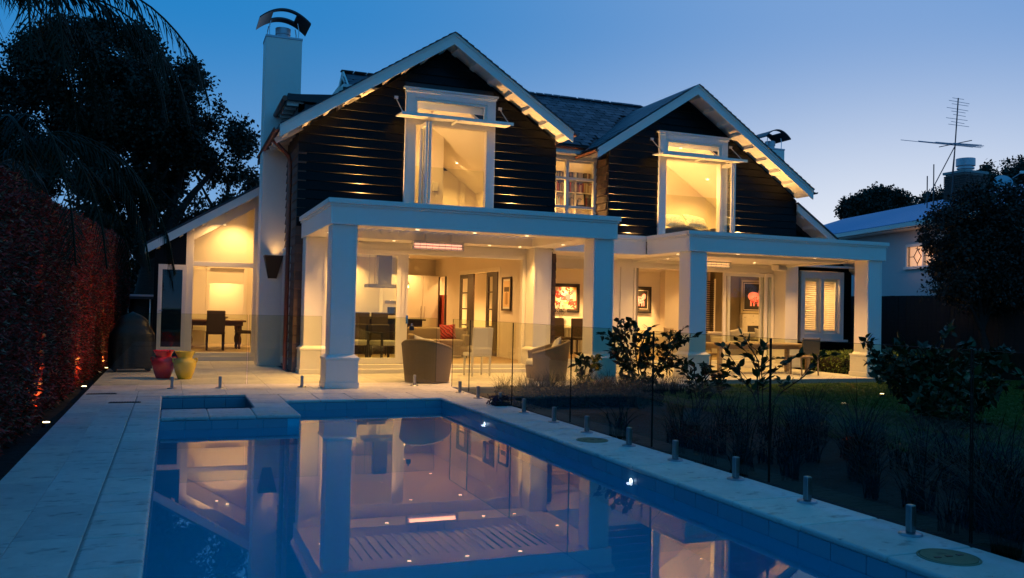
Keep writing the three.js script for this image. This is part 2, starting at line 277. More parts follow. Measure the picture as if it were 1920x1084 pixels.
  for (const [z, l] of [[-10.73, 'small white light in the pool wall, nearer to the house'], [-6.83, 'small white light in the pool wall, farther from the house']]) {
    const d = thing('pool_light', l, 'light', [PR - 0.014, WATER + 0.006, z]); obj('bezel', new THREE.TorusGeometry(0.03, 0.005, 8, 24).rotateY(Math.PI / 2), M.steel, d); obj('lens', new THREE.CylinderGeometry(0.028, 0.028, 0.008, 20).rotateZ(Math.PI / 2), M.ledWhite, d);
    const l2 = new THREE.PointLight(lin(0.6, 0.8, 1), 0.004); l2.name = 'lamp'; l2.position.set(-0.03, 0, 0); l2.castShadow = true; d.add(l2);
  }
}
function slatG() { return slatG.g ??= fuse(bx(-0.011, 0.011, 0, 0.003, -0.045, 0.045)); }

// ---------- the house ----------
const W1 = -17.95, W2 = -19.1, FL = 0.17;
const house = thing('house', 'two gabled black weatherboard house with lit rooms and white porticos', 'house');
// gable roofs as functions of x: top of the roof covering
const G1 = { W: W1, xl: 2.30, xr: 8.06, ax: 5.40, ay: 7.24, s: 0.65, el: 1.86, er: 8.22, win: [4.50, 6.54, 6.03], zb: -22.2 };
const G2 = { W: W2, xl: 10.02, xr: 15.81, ax: 12.23, ay: 7.20, s: 0.66, el: 9.42, er: 15.90, win: [11.43, 13.50, 5.97], zb: -22.2 };
const lapMats = [M.board, bd([0.0042, 0.0038, 0.0038], 0.28, { bumpMap: T.grain, bumpScale: 0.0015 }), bd([0.0026, 0.0024, 0.0025], 0.35, { bumpMap: T.grain, bumpScale: 0.0015 })];
function lapBoard(bl, br, tl, tr, y0, y1, z) { // thicker at its lower edge, which stands proud of the board below
  const e = 0.009, A = V(bl, y0 + e, z + 0.036), B = V(br, y0 + e, z + 0.036), E = V(bl, y0, z + 0.036 - e), F = V(br, y0, z + 0.036 - e), C = V(tr, y1, z + 0.008), D = V(tl, y1, z + 0.008), a = V(bl, y0, z), b = V(br, y0, z), c = V(tr, y1, z), d = V(tl, y1, z), o = [];
  for (const q of [[A, B, C, D], [E, F, B, A], [b, a, d, c], [a, b, F, E], [D, C, c, d], [a, E, A, D], [a, D, d, a], [F, b, c, C], [F, C, B, F]]) for (const i of q[3] === q[0] ? [0, 1, 2] : [0, 1, 2, 0, 2, 3]) o.push(q[i].x, q[i].y, q[i].z);
  const g = new THREE.BufferGeometry(); g.setAttribute('position', new THREE.Float32BufferAttribute(o, 3)); g.computeVertexNormals(); return g;
}
function gable(G, name) {
  const { W, xl, xr, ax, ay, s, el, er, win: [wx0, wx1, wy] } = G, under = 0.30, roofY = x => ay - s * Math.abs(x - ax), top = x => roofY(x) - under;
  const y0 = 2.98;
  const wall = part(name, house);
  obj('wall_core', slab([[xl + 0.03, y0], [wx0 + 0.1, y0], [wx0 + 0.1, wy - 0.15], [wx1 - 0.1, wy - 0.15], [wx1 - 0.1, y0], [xr - 0.03, y0], [xr - 0.03, top(xr)], [ax, top(ax)], [xl + 0.03, top(xl)]], W - 0.14, W), M.black, wall);
  const step = 0.19;
  for (let k = 0, y = y0; y < ay - under - 0.06; k++, y += step) {
    const t = Math.min(y + step + 0.022, ay - under - 0.01);
    const L = yy => Math.max(xl, ax - (ay - under - yy) / s), Rr = yy => Math.min(xr, ax + (ay - under - yy) / s);
    const mat = lapMats[Math.floor(R() * 3)];
    if (y < wy) { obj('weatherboard', lapBoard(L(y), wx0 - 0.003, L(t), wx0 - 0.003, y, t, W + 0.002), mat, wall); obj('weatherboard', lapBoard(wx1 + 0.003, Rr(y), wx1 + 0.003, Rr(t), y, t, W + 0.002), lapMats[Math.floor(R() * 3)], wall); }
    else if (Rr(t) - L(t) > 0.02) obj('weatherboard', lapBoard(L(y), Rr(y), L(t), Rr(t), y, t, W + 0.002), mat, wall);
  }
  // barge boards, soffit and lookout blocks
  const rf = part(name.replace('wall', 'roof'), house), zb = W + 0.55, zf = W + 0.59;
  for (const [a, b] of [[el, ax], [ax, er]]) {
    const y = roofY;
    obj('barge_board', slab([[a, y(a) - 0.045], [b, y(b) - 0.045], [b, y(b) - 0.275], [a, y(a) - 0.275]], zb, zf), M.white, rf);
    obj('barge_cap', slab([[a, y(a) - 0.03], [b, y(b) - 0.03], [b, y(b) - 0.085], [a, y(a) - 0.085]], zf + 0.001, zf + 0.022), M.white, rf);
    obj('soffit', slab([[a, y(a) - 0.14], [b, y(b) - 0.14], [b, y(b) - 0.17], [a, y(a) - 0.17]], W - 0.1, zb - 0.001), M.white, rf);
    const n = Math.round(Math.abs(b - a) / 0.46);
    for (let i = 0; i <= n; i++) { const x = a + (b - a) * (i + 0.35) / (n + 0.7); obj('lookout', slab([[x - 0.045, y(x - 0.045) - 0.172], [x + 0.045, y(x + 0.045) - 0.172], [x + 0.045, y(x + 0.045) - 0.265], [x - 0.045, y(x - 0.045) - 0.265]], W + 0.04, zb - 0.001), M.white, rf); }
    obj('roof_deck', slab([[a, y(a) - 0.03], [b, y(b) - 0.03], [b, y(b) - 0.135], [a, y(a) - 0.135]], G.zb, zb - 0.001), M.black, rf);
    // courses of shingle tips along the verge
    const L = Math.hypot(b - a, y(b) - y(a)), nc = Math.round(L / 0.17), edge = [];
    for (let i = 0; i < nc; i++) { const e0 = i / nc, e1 = (i + 1.25) / nc, xa = Math.min(a, b) === el || a === el ? a + (b - a) * e0 : b + (a - b) * e0, xb = a === el ? a + (b - a) * Math.min(1, e1) : b + (a - b) * Math.min(1, e1); edge.push(slab([[xa, y(xa) + 0.006], [xb, y(xb) - 0.018], [xb, y(xb) - 0.029], [xa, y(xa) - 0.029]], zf + 0.05, G.zb)); }
    if (!(G === G2 && a === el)) tag(obj('shingle_courses', edge, M.slate3, rf), null, null, null, 'stuff');
  }
  return { wall, rf, roofY, top };
}
const g1 = gable(G1, 'gable_wall'), g2 = gable(G2, 'gable_wall');

// shingles: tapered tiles, three tones
const shingleG = [0, 1, 2].map(k => { const w = 0.13 - k * 0.012; const g = fuse(sheet(V(-w, 0.012, 0), V(w, 0.012, 0), V(w, 0.004, -0.32), V(-w, 0.004, -0.32), V(0, 0.012, 0))); const uv = g.attributes.uv; for (let i = 0; i < uv.count; i++) uv.setXY(i, uv.getX(i) + k * 0.3, uv.getY(i) + k * 0.7); return g; });
const slates = [M.slate, M.slate2, M.slate3];
// main roof behind the gables
{
  const rf = part('main_roof', house), EY = 5.52, EZ = -19.45, RY = 7.38, RZ = -22.1, s = (RY - EY) / (EZ - RZ), x0 = 3.9, x1 = 12.7;
  obj('roof_deck', [sheet(V(8.0, EY - 0.01, EZ), V(10.2, EY - 0.01, EZ), V(10.2, RY - 0.01, RZ), V(8.0, RY - 0.01, RZ), V(0, -0.12, 0)), ...[[x0, 7.999], [10.201, x1]].map(([a, b]) => sheet(V(a, EY - 0.01 + s * 1.15, EZ - 1.15), V(b, EY - 0.01 + s * 1.15, EZ - 1.15), V(b, RY - 0.01, RZ), V(a, RY - 0.01, RZ), V(0, -0.12, 0))), sheet(V(x0, RY - 0.01, RZ), V(x1, RY - 0.01, RZ), V(x1, 4.3, RZ - 4.6), V(x0, 4.3, RZ - 4.6), V(0, -0.12, 0))], M.black, rf);
  obj('gable_end', slab([[EZ - 0.3, 3], [EZ - 0.3, EY - 0.1], [RZ, RY - 0.15], [RZ - 4.5, 4.2], [RZ - 4.5, 3]].map(([z, y]) => [-z, y]), 0, 0.1).rotateY(Math.PI / 2).translate(x0 + 0.3, 0, 0), M.board, rf);
  obj('gable_end_trim', [beam(V(x0 - 0.01, EY - 0.05, EZ), V(x0 - 0.01, RY - 0.05, RZ), 0.04, 0.16), beam(V(x0 - 0.01, RY - 0.05, RZ), V(x0 - 0.01, 4.26, RZ - 4.6), 0.04, 0.16)], M.white, rf);
  // link slope between the two gables: every shingle its own piece
  const ang = Math.atan(s), c = Math.cos(ang), len = (EZ - RZ) / c, stuff = [];
  let made = 0;
  for (let j = 0; j < 18; j++) {
    const d = j * 0.182, y = EY + d * Math.sin(ang), z = EZ - d * c; if (d > len) break;
    for (let x = 8.0 + (j % 2) * 0.13; x < 12.6; x += 0.262) {
      if (y < g1.roofY(x) - 0.05 && x < 8.3 || (x > 9.2 && y < g2.roofY(x) - 0.05)) continue;
      if (made < 230) { made++; mesh('shingle', shingleG[Math.floor(R() * 3)], slates[Math.floor(R() * 3)], rf, x + (R() - 0.5) * 0.02, y + R() * 0.006, z, ang, 0, 0); }
      else stuff.push(shingleG[Math.floor(R() * 3)].clone().rotateX(ang).translate(x, y, z));
    }
  }
  for (let x = 3.95; x < 8.1; x += 0.262) for (let j = 6; j < 16; j++) { const d = j * 0.182; stuff.push(shingleG[j % 3].clone().rotateX(ang).translate(x + (j % 2) * 0.13, EY + d * Math.sin(ang), EZ - d * c)); }
  tag(obj('shingle_courses', stuff, M.slate, rf, true), null, null, null, 'stuff');
  const rg = fuse(rb(-0.16, 0.16, 0, 0.03, -0.1, 0.1, 0.01, 1)); for (let x = x0 + 0.1; x < 13; x += 0.34) mesh('ridge_tile', rg, slates[Math.floor(R() * 3)], rf, x, RY + 0.0, RZ, 0, 0, (R() - 0.5) * 0.03);
  // left slope of the right gable, seen from the side
  const a2 = Math.atan(G2.s), more = [];
  for (let j = 0; j < 19; j++) { const d = j * 0.182, x = G2.el - 0.02 + d * Math.cos(a2), y = g2.roofY(G2.el) - 0.02 + d * Math.sin(a2); if (x > G2.ax - 0.3) break; for (let z = W2 + 0.52 + (j % 2) * -0.13, k = 0; z > -22.3; z -= 0.262, k++) { const v = V(x, y, z), g = shingleG[Math.floor(R() * 3)]; const m = new THREE.Matrix4().makeRotationY(-Math.PI / 2).premultiply(new THREE.Matrix4().makeRotationZ(a2)); if (made < 300) { made++; const q = mesh('shingle', g, slates[Math.floor(R() * 3)], g2.rf); q.quaternion.setFromRotationMatrix(m); q.position.copy(v); } else more.push(g.clone().applyMatrix4(m).translate(x, y, z)); } }
  tag(obj('shingle_courses', more, M.slate2, g2.rf, true), null, null, null, 'stuff');
  // gutters and downpipes in brown metal
  const gut = (a, b, w = 0.11) => { const d = b.clone().sub(a), L = d.length(), s = new THREE.Shape(); for (let i = 0; i <= 12; i++) { const t = Math.PI * i / 12; s.lineTo ? (i ? s.lineTo(-w / 2 * Math.cos(t), -w / 2 * Math.sin(t)) : s.moveTo(-w / 2, 0)) : 0; } for (let i = 12; i >= 0; i--) { const t = Math.PI * i / 12, q = w / 2 - 0.012; s.lineTo(-q * Math.cos(t), -q * Math.sin(t)); } const g = new THREE.ExtrudeGeometry(s, { depth: L, bevelEnabled: false }); const z = d.normalize(), y = V(0, 1, 0), x = y.clone().cross(z); g.applyMatrix4(new THREE.Matrix4().makeBasis(x, y, z)); return g.translate(a.x, a.y, a.z); };
  const gp = part('gutter', house);
  obj('gutter_length', gut(V(8.1, EY - 0.06, EZ + 0.08), V(9.95, EY - 0.06, EZ + 0.08)), M.copper, gp);
  obj('gutter_length', gut(V(1.80, 4.84, W1 + 0.62), V(1.80, 4.84, -21)), M.copper, gp);
  obj('gutter_length', gut(V(9.38, 5.27, W2 + 0.62), V(9.38, 5.27, -19.6)), M.copper, gp);
  obj('gutter_length', gut(V(15.98, 4.70, W2 + 0.62), V(15.98, 4.70, -22)), M.black, gp);
  obj('gutter_length', gut(V(8.30, 5.34, W1 + 0.62), V(8.30, 5.34, -19.4)), M.copper, gp);
  obj('downpipe', [tube([V(1.85, 4.75, -18.25), V(2.0, 4.6, -18.3), V(2.16, 4.45, -18.35), V(2.2, 4.2, -18.37)], 0.045, 14, 8), cy(0.045, 0.045, 0.02, 4.2, 2.2, -18.37, 10)], M.copper, house);
  obj('link_fascia', [bx(8.1, 9.98, EY - 0.22, EY - 0.06, EZ + 0.0, EZ + 0.03)], M.white, house);
  obj('link_soffit', bx(8.1, 9.98, EY - 0.22, EY - 0.2, -19.8, EZ - 0.001), M.white, house);
  // eaves of the left side, rafter tails showing
  for (let k = 0; k < 5; k++) obj('rafter_tail', beam(V(1.86, 4.72, W1 - 0.2 - k * 0.5), V(2.4, 5.05, W1 - 0.2 - k * 0.5), 0.05, 0.11), M.white, g1.rf);
}
// dormer on the left slope with its own gutter and rafter tails
{
  const d = part('dormer', house), z0 = -18.2, z1 = -20.95;
  obj('dormer_wall', [bx(2.32, 2.44, 4.7, 5.55, z1 + 0.2, z0 - 0.02), bx(2.32, 3.4, 4.9, 5.55, z0 - 0.14, z0 - 0.02)], M.black, d);
  obj('dormer_roof', [sheet(V(2.08, 5.66, z0 + 0.06), V(3.6, 5.80, z0 + 0.06), V(3.6, 5.80, z1), V(2.08, 5.66, z1), V(0, 0.05, 0))], M.slate3, d);
  obj('dormer_soffit', [sheet(V(2.08, 5.60, z0 + 0.05), V(2.5, 5.64, z0 + 0.05), V(2.5, 5.64, z1), V(2.08, 5.60, z1), V(0, 0.03, 0))], M.white, d);
  for (let k = 0; k < 7; k++) obj('rafter_tail', bx(2.09, 2.42, 5.50, 5.605, z0 - 0.05 - k * 0.42, z0 - 0.11 - k * 0.42), M.white, d);
  obj('dormer_gutter', [cy(0.055, 0.055, 0, Math.abs(z1 - z0) + 0.06, 0, 0, 12).rotateX(-Math.PI / 2).translate(2.03, 5.62, z0 + 0.06)], M.copper, d);
  obj('dormer_barge', bx(2.08, 3.3, 5.585, 5.72, z0 + 0.061, z0 + 0.09), M.black, d);
}
// chimney with an arched metal cowl
function chimney(name, x0, x1, z0, z1, y0, y1, parent) {
  const c = part(name, parent), cx = (x0 + x1) / 2, cz = (z0 + z1) / 2, hw = (x1 - x0) / 2;
  obj('stack', rb(x0, x1, y0, y1 - 0.05, z1, z0, 0.008), M.white, c); obj('cap_plate', rb(x0 - 0.012, x1 + 0.012, y1 - 0.05, y1, z1 - 0.012, z0 + 0.012, 0.006), M.galv, c);
  obj('flue_pipe', [cy(0.15, 0.15, y1, y1 + 0.2, cx, cz, 24), cy(0.17, 0.17, y1 + 0.12, y1 + 0.26, cx, cz, 24)], M.galv, c);
  const arc = (u0, u1, w0, w1) => { const n = 10, g = []; for (let i = 0; i < n; i++) { const f = k => { const t = (u0 + (u1 - u0) * k / n) * 2 - 1; return V(cx + t * hw * 1.42, y1 + 0.56 - 0.26 * t * t, 0); }; const a = f(i), b = f(i + 1); g.push(sheet(V(a.x, a.y, w1), V(b.x, b.y, w1), V(b.x, b.y, w0), V(a.x, a.y, w0), V(0, 0.035, 0))); } return g; };
  const d = Math.abs(z1 - z0) * 0.72, A = cz + d, Bk = cz - d;
  obj('cowl', [...arc(0, 0.27, Bk, A), ...arc(0.73, 1, Bk, A), ...arc(0.27, 0.73, Bk, Bk + d * 0.6), ...arc(0.27, 0.73, A - d * 0.3, A)], M.darkSteel, c);
  for (const sx of [-1, 1]) for (const sz of [-1, 1]) obj('stay_rod', tube([V(cx + sx * hw * 0.8, y1, cz + sz * d * 0.5), V(cx + sx * hw * 0.82, y1 + 0.2, cz + sz * d * 0.5), V(cx + sx * hw * 0.75, y1 + 0.36, cz + sz * d * 0.5)], 0.012, 6, 6), M.steel, c);
}
chimney('chimney', 1.78, 2.57, -19.9, -20.55, 0.0, 7.42, house);
chimney('chimney', 17.85, 18.55, -23, -23.6, 4.5, 6.84, house);

// left side wall: lapped cedar, a tall window, small lean-to hood
{
  const w = part('side_wall', house);
  obj('wall_core', bx(2.33, 2.44, 0, 4.8, W1 - 0.02, -26.5), M.cedar, w);
  const bG = (() => { const g = lapBoard(0, 1.93, 0, 1.93, 0, 0.2, 0); return fuse(g.rotateY(-Math.PI / 2)); })();
  for (let k = 0; k < 25; k++) mesh('weatherboard', bG, k % 2 ? M.cedar : M.cedar2, w, 2.33, 0.02 + k * 0.185, W1 - 0.02 - 1.93);
  const fr = (y0, y1, z0, z1) => bx(2.25, 2.31, y0, y1, z0, z1);
  obj('window_frame', [fr(0.1, 2.55, -18.75, -18.82), fr(0.1, 2.55, -19.55, -19.62), fr(2.46, 2.55, -18.82, -19.55), fr(0.1, 0.25, -18.82, -19.55), bx(2.22, 2.31, 2.551, 2.6, -18.7, -19.66)], M.white, w);
  obj('window_pane', bx(2.285, 2.29, 0.25, 2.46, -18.82, -19.55), std([0.02, 0.03, 0.04], 0.05), w);
  // corner: shingle ends beside the portico's rear post
  const sg = fuse(lapBoard(-0.09, 0.09, -0.09, 0.09, 0, 0.2, 0));
  for (let k = 0; k < 25; k++) mesh('shingle', sg, k % 2 ? M.cedar2 : M.cedar, w, 2.375, 0.02 + k * 0.185, W1 - 0.001);
}
// right gable's side wall over the link, clad in shingles
{
  const w = part('side_wall', house);
  obj('wall_core', bx(10.05, 10.15, 2.98, 5.2, -19.24, -19.9), M.cedar, w);
  const sg = fuse(lapBoard(0, 0.15, 0, 0.15, 0, 0.2, 0).rotateY(-Math.PI / 2));
  for (let k = 0; k < 12; k++) for (let j = 0; j < 4; j++) mesh('shingle', sg, [M.cedar, M.cedar2][(k + j) % 2], w, 10.05 - (R() * 0.004), 3.0 + k * 0.185, W2 - 0.19 - j * 0.157 - (k % 2) * 0.06);
  const s2 = fuse(lapBoard(-0.045, 0.045, -0.045, 0.045, 0, 0.2, 0));
  for (let k = 0; k < 13; k++) mesh('shingle', s2, M.cedar, w, 8.07, 0.25 + k * 0.185, W1 + 0.004);
  obj('wall_core', bx(7.92, 8.04, 0, 5.3, W1 - 0.02, -19.95), M.cedar, w);
}
// french windows of the gables: frame, transom, flat canopy on stays, folded leaves, glass rail
function gableWindow(x0, x1, yt, W, ox0, ox1, leafX, leafDir, ycan) {
  const w = part('french_window', house), z = W + 0.045, f = 0.055;
  const fr = (a, b, c, d, e = 0) => rb(a, b, c, d, W - 0.08, z + f + e, 0.006);
  obj('frame', [fr(x0, ox0, 2.99, 5.30), fr(ox1, x1, 2.99, 5.30), fr(x0, x1, 5.301, 5.47), fr(x0, x0 + 0.2, 5.471, yt), fr(x1 - 0.2, x1, 5.471, yt), fr(x0 + 0.2, x1 - 0.2, yt - 0.16, yt)], M.white, w);
  obj('head_moulding', [rb(x0 - 0.05, x1 + 0.05, yt + 0.001, yt + 0.045, W, z + f + 0.05, 0.008), rb(x0 - 0.02, x1 + 0.02, yt - 0.05, yt - 0.001, z + f, z + f + 0.02, 0.004)], M.white, w);
  obj('transom_sash', [bx(x0 + 0.202, x1 - 0.202, 5.473, 5.53, W + 0.01, z + 0.03), bx(x0 + 0.202, x1 - 0.202, yt - 0.21, yt - 0.162, W + 0.01, z + 0.03), bx(x0 + 0.202, x0 + 0.26, 5.531, yt - 0.211, W + 0.01, z + 0.03), bx(x1 - 0.26, x1 - 0.202, 5.531, yt - 0.211, W + 0.01, z + 0.03)], M.white, w);
  obj('transom_pane', gl(x0 + 0.26, x1 - 0.26, 5.53, yt - 0.21, W + 0.03, W + 0.034), M.glass, w);
  obj('transom_blind', bx(x0 + 0.24, x1 - 0.24, 5.66, yt - 0.15, W - 0.02, W - 0.012), M.frosted, w);
  // canopy: a ledged panel tilted out from the wall, hung on two rods
  const cx0 = x0 - 0.22, cx1 = x1 + 0.22, c = part('canopy', w); c.name = 'canopy';
  const zf = W + 0.62, yb = ycan, yf = ycan - 0.03;
  obj('canopy_panel', [sheet(V(cx0, yf, zf), V(cx1, yf, zf), V(cx1, yb, W + 0.12), V(cx0, yb, W + 0.12), V(0, 0.03, 0)), bx(cx0, cx1, yf - 0.02, yf + 0.045, zf + 0.001, zf + 0.03), bx((cx0 + cx1) / 2 - 0.02, (cx0 + cx1) / 2 + 0.02, yf - 0.035, yf - 0.001, W + 0.13, zf)], M.white, c);
  for (const sx of [cx0 + 0.06, cx1 - 0.06]) obj('stay_rod', [bar(V(sx, yf + 0.04, zf - 0.1), V(sx + (sx < (x0 + x1) / 2 ? -0.05 : -0.05), yb + 0.42, W + 0.05), 0.011, 8), bx(sx - 0.08, sx + 0.0, yb + 0.40, yb + 0.46, W + 0.02, W + 0.06)], M.alloy, c);
  // folded leaves standing out from the opening
  for (const k of [0, 1]) {
    const lx = leafX + leafDir * k * 0.075, zo = W + 0.05, zi = W - 0.02 + 0.58, leaf = part('door_leaf', w);
    const q = (y0, y1, a, b) => rb(lx - 0.022, lx + 0.022, y0, y1, a, b, 0.004);
    obj('leaf_frame', [q(3.05, 5.28, zo, zo + 0.07), q(3.05, 5.28, zi - 0.07, zi), q(5.2, 5.28, zo + 0.071, zi - 0.071), q(3.05, 3.2, zo + 0.071, zi - 0.071)], M.white, leaf);
    obj('leaf_pane', gl(lx - 0.003, lx + 0.003, 3.2, 5.2, zo + 0.07, zi - 0.07), M.glass, leaf);
  }
  obj('glass_rail', gl(ox0 + 0.01, ox1 - 0.01, 3.1, 4.42, W - 0.03, W - 0.02), M.fence, w);
  return w;
}
gableWindow(4.50, 6.54, 6.03, W1, 4.74, 6.34, 4.93, -1, 5.40);
gableWindow(11.43, 13.50, 5.97, W2, 11.64, 13.28, 13.33, 1, 5.36);
// link window upstairs
{
  const w = part('link_window', house), z = -19.8, x0 = 8.3, x1 = 10.04;
  const fr = (a, b, c, d) => rb(a, b, c, d, z - 0.06, z + 0.05, 0.005);
  obj('frame', [fr(x0, x1, 5.2, 5.30), fr(x1 - 0.09, x1, 3.0, 5.199), fr(x0, x0 + 0.2, 3.0, 5.199), fr(9.17, 9.25, 3.0, 5.199), fr(x0, x1 - 0.09, 4.70, 4.76).translate(0, 0, 0.004), fr(x0, x1 - 0.09, 3.98, 4.04).translate(0, 0, 0.004)], M.white, w);
  for (const [a, b] of [[8.5, 9.17], [9.25, 9.95]]) for (const [c, d] of [[3.0, 3.98], [4.04, 4.70], [4.76, 5.2]]) obj('pane', gl(a, b, c, d, z - 0.012, z - 0.008), M.glass, w);
}
// ---------- porticos ----------
function pillar(p, x, z, s, yTop, half) { // square post on a panelled plinth; half: engaged against the wall behind
  const h = s / 2, zb = half ? z - s - 0.25 : z - s, q = 0.06;
  obj('post', [rb(x - h, x + h, 0.56, yTop, zb, z, 0.006), ...[-1, 1].flatMap(k => [bx(x + k * (h - 0.03) - 0.018, x + k * (h - 0.03) + 0.018, 0.6, yTop - 0.02, z + 0.001, z + 0.008)])], M.white, p);
  obj('plinth', [rb(x - h - q, x + h + q, 0.002, 0.50, zb - (half ? 0 : q), z + q, 0.006), rb(x - h - q - 0.015, x + h + q + 0.015, 0.001, 0.10, zb - (half ? 0 : q + 0.015), z + q + 0.015, 0.006), rb(x - h - q - 0.015, x + h + q + 0.015, 0.47, 0.515, zb - (half ? 0 : q + 0.015), z + q + 0.015, 0.008), sheet(V(x - h - q, 0.515, z + q), V(x + h + q, 0.515, z + q), V(x + h, 0.565, z + 0.002), V(x - h, 0.565, z + 0.002), V(0, -0.02, -0.02)), sheet(V(x - h - q, 0.515, zb), V(x - h - q, 0.515, z + q), V(x - h, 0.565, z), V(x - h, 0.565, zb), V(0.02, -0.02, 0)), sheet(V(x + h + q, 0.515, z + q), V(x + h + q, 0.515, zb), V(x + h, 0.565, zb), V(x + h, 0.565, z), V(-0.02, -0.02, 0)), ...[-1, 1].map(k => bx(x + k * (h + q - 0.03) - 0.02, x + k * (h + q - 0.03) + 0.02, 0.1, 0.47, z + q + 0.001, z + q + 0.007)), bx(x - h - q + 0.05, x + h + q - 0.05, 0.42, 0.46, z + q + 0.001, z + q + 0.007)], M.white, p);
}
function fasciaRun(p, a, b, out, y0, y1) { // from a to b (xz), 'out' the outward direction
  const [ax, az] = a, [bx_, bz] = b, alongX = Math.abs(bx_ - ax) > Math.abs(bz - az), t = 0.06;
  const run = (o0, o1, c, d) => alongX ? rb(Math.min(ax, bx_) - (o1 > t ? o1 - t : 0), Math.max(ax, bx_) + (o1 > t ? o1 - t : 0), c, d, az + out * (o0 - t), az + out * (o1 - t), 0.005) : rb(ax + out * (o0 - t), ax + out * (o1 - t), c, d, Math.min(az, bz), Math.max(az, bz) + (o1 > t ? o1 - t : 0), 0.005);
  obj('fascia', run(0, t, y0, y1 - 0.09), M.white, p);
  obj('cornice', [run(0, t + 0.022, y1 - 0.125, y1 - 0.085), run(0, t + 0.05, y1 - 0.084, y1)], M.white, p);
}
const P1Y = 2.73, P1T = 3.16, P2Y = 2.69, P2T = 3.12;
{
  const p = part('portico', house), x0 = 2.40, x1 = 7.76, zf = -14.36;
  for (const x of [2.65, 7.51]) pillar(p, x, -14.42, 0.42, P1Y + 0.01, false);
  for (const x of [2.65, 7.60]) pillar(p, x, -17.50, 0.42, P1Y + 0.01, true);
  fasciaRun(p, [x0, zf], [x1, zf], 1, P1Y, P1T);
  fasciaRun(p, [x0, zf - 0.061], [x0, W1 + 0.05], -1, P1Y, P1T); fasciaRun(p, [x1, zf - 0.061], [x1, -17.3], 1, P1Y, P1T);
  obj('soffit', [bx(x0 + 0.061, x1 - 0.061, P1Y + 0.012, P1Y + 0.03, zf - 0.6, zf - 0.061), bx(x0 + 0.061, x0 + 0.55, P1Y + 0.012, P1Y + 0.03, -17.2, zf - 0.601), bx(x1 - 0.55, x1 - 0.061, P1Y + 0.012, P1Y + 0.03, -17.2, zf - 0.601), bx(x0 + 0.061, x1 - 0.061, P1Y + 0.012, P1Y + 0.03, W1 + 0.05, -17.201)], M.white, p);
  obj('inner_beam', [bx(x0 + 0.55, x1 - 0.55, P1Y + 0.03, 3.05, zf - 0.6, zf - 0.55), bx(x0 + 0.5, x0 + 0.55, P1Y + 0.03, 3.05, -17.2, zf - 0.55), bx(x1 - 0.55, x1 - 0.5, P1Y + 0.03, 3.05, -17.2, zf - 0.55), bx(x0 + 0.5, x1 - 0.5, P1Y + 0.03, 3.05, -17.25, -17.2)], M.white, p);
  obj('roof_membrane', [bx(x0 + 0.02, x1 - 0.02, 2.99, 3.02, W1 + 0.01, -17.26), bx(x0 + 0.02, x0 + 0.49, 2.99, 3.02, -17.26, zf - 0.05), bx(x1 - 0.49, x1 - 0.02, 2.99, 3.02, -17.26, zf - 0.05), bx(x0 + 0.49, x1 - 0.49, 2.99, 3.02, zf - 0.54, zf - 0.05)], M.galv, p);
  const sl = fuse(rb(-0.1, 0.1, -0.009, 0.009, -1.1, 1.1, 0.006, 1));
  for (let k = 0; k < 24; k++) mesh('louvre_slat', sl, M.white, p, x0 + 0.66 + k * 0.182, 2.93, (zf - 0.6 - 17.2) / 2, 0, 0, 0.28);
}
{
  const p = part('portico', house), x0 = 10.09, x1 = 15.45, zf = -15.5;
  for (const x of [10.36, 15.18]) pillar(p, x, zf - 0.06, 0.42, P2Y + 0.01, false);
  pillar(p, 15.32, -18.62, 0.42, P2Y + 0.01, true);
  fasciaRun(p, [x0, zf], [x1, zf], 1, P2Y, P2T); fasciaRun(p, [x1, zf - 0.061], [x1, W2 + 0.05], 1, P2Y, P2T);
  fasciaRun(p, [x0, zf - 0.061], [x0, -17.26], -1, P2Y, P2T); fasciaRun(p, [7.78, -17.27], [x0 - 0.02, -17.27], 1, P2Y, P2T);
  obj('soffit', [bx(x0 + 0.061, x1 - 0.061, P2Y + 0.012, P2Y + 0.03, -17.34, zf - 0.061), bx(8.12, x1 - 0.061, P2Y + 0.012, P2Y + 0.03, W2 + 0.05, -17.341), bx(8.12, 10.04, P2Y + 0.012, P2Y + 0.03, -19.8, W2 + 0.049), bx(7.8, 8.119, P2Y + 0.012, P2Y + 0.03, -17.9, -17.34)], M.white, p);
  obj('inner_beam', [bx(x0 + 0.55, x0 + 0.62, P2Y - 0.05, P2Y + 0.011, -18.9, zf - 0.6), bx(x1 - 0.62, x1 - 0.55, P2Y - 0.05, P2Y + 0.011, -18.6, zf - 0.6), bx(x0 + 0.621, x1 - 0.621, P2Y - 0.05, P2Y + 0.011, zf - 0.67, zf - 0.6), bx(8.2, x1 - 0.7, P2Y - 0.05, P2Y + 0.011, -18.95, -18.88)], M.white, p);
  obj('roof_membrane', [bx(x0 + 0.02, x1 - 0.02, 2.95, 2.98, W2 + 0.01, zf - 0.05), bx(7.78, x0 + 0.019, 2.95, 2.98, -19.75, -17.3)], M.galv, p);
}
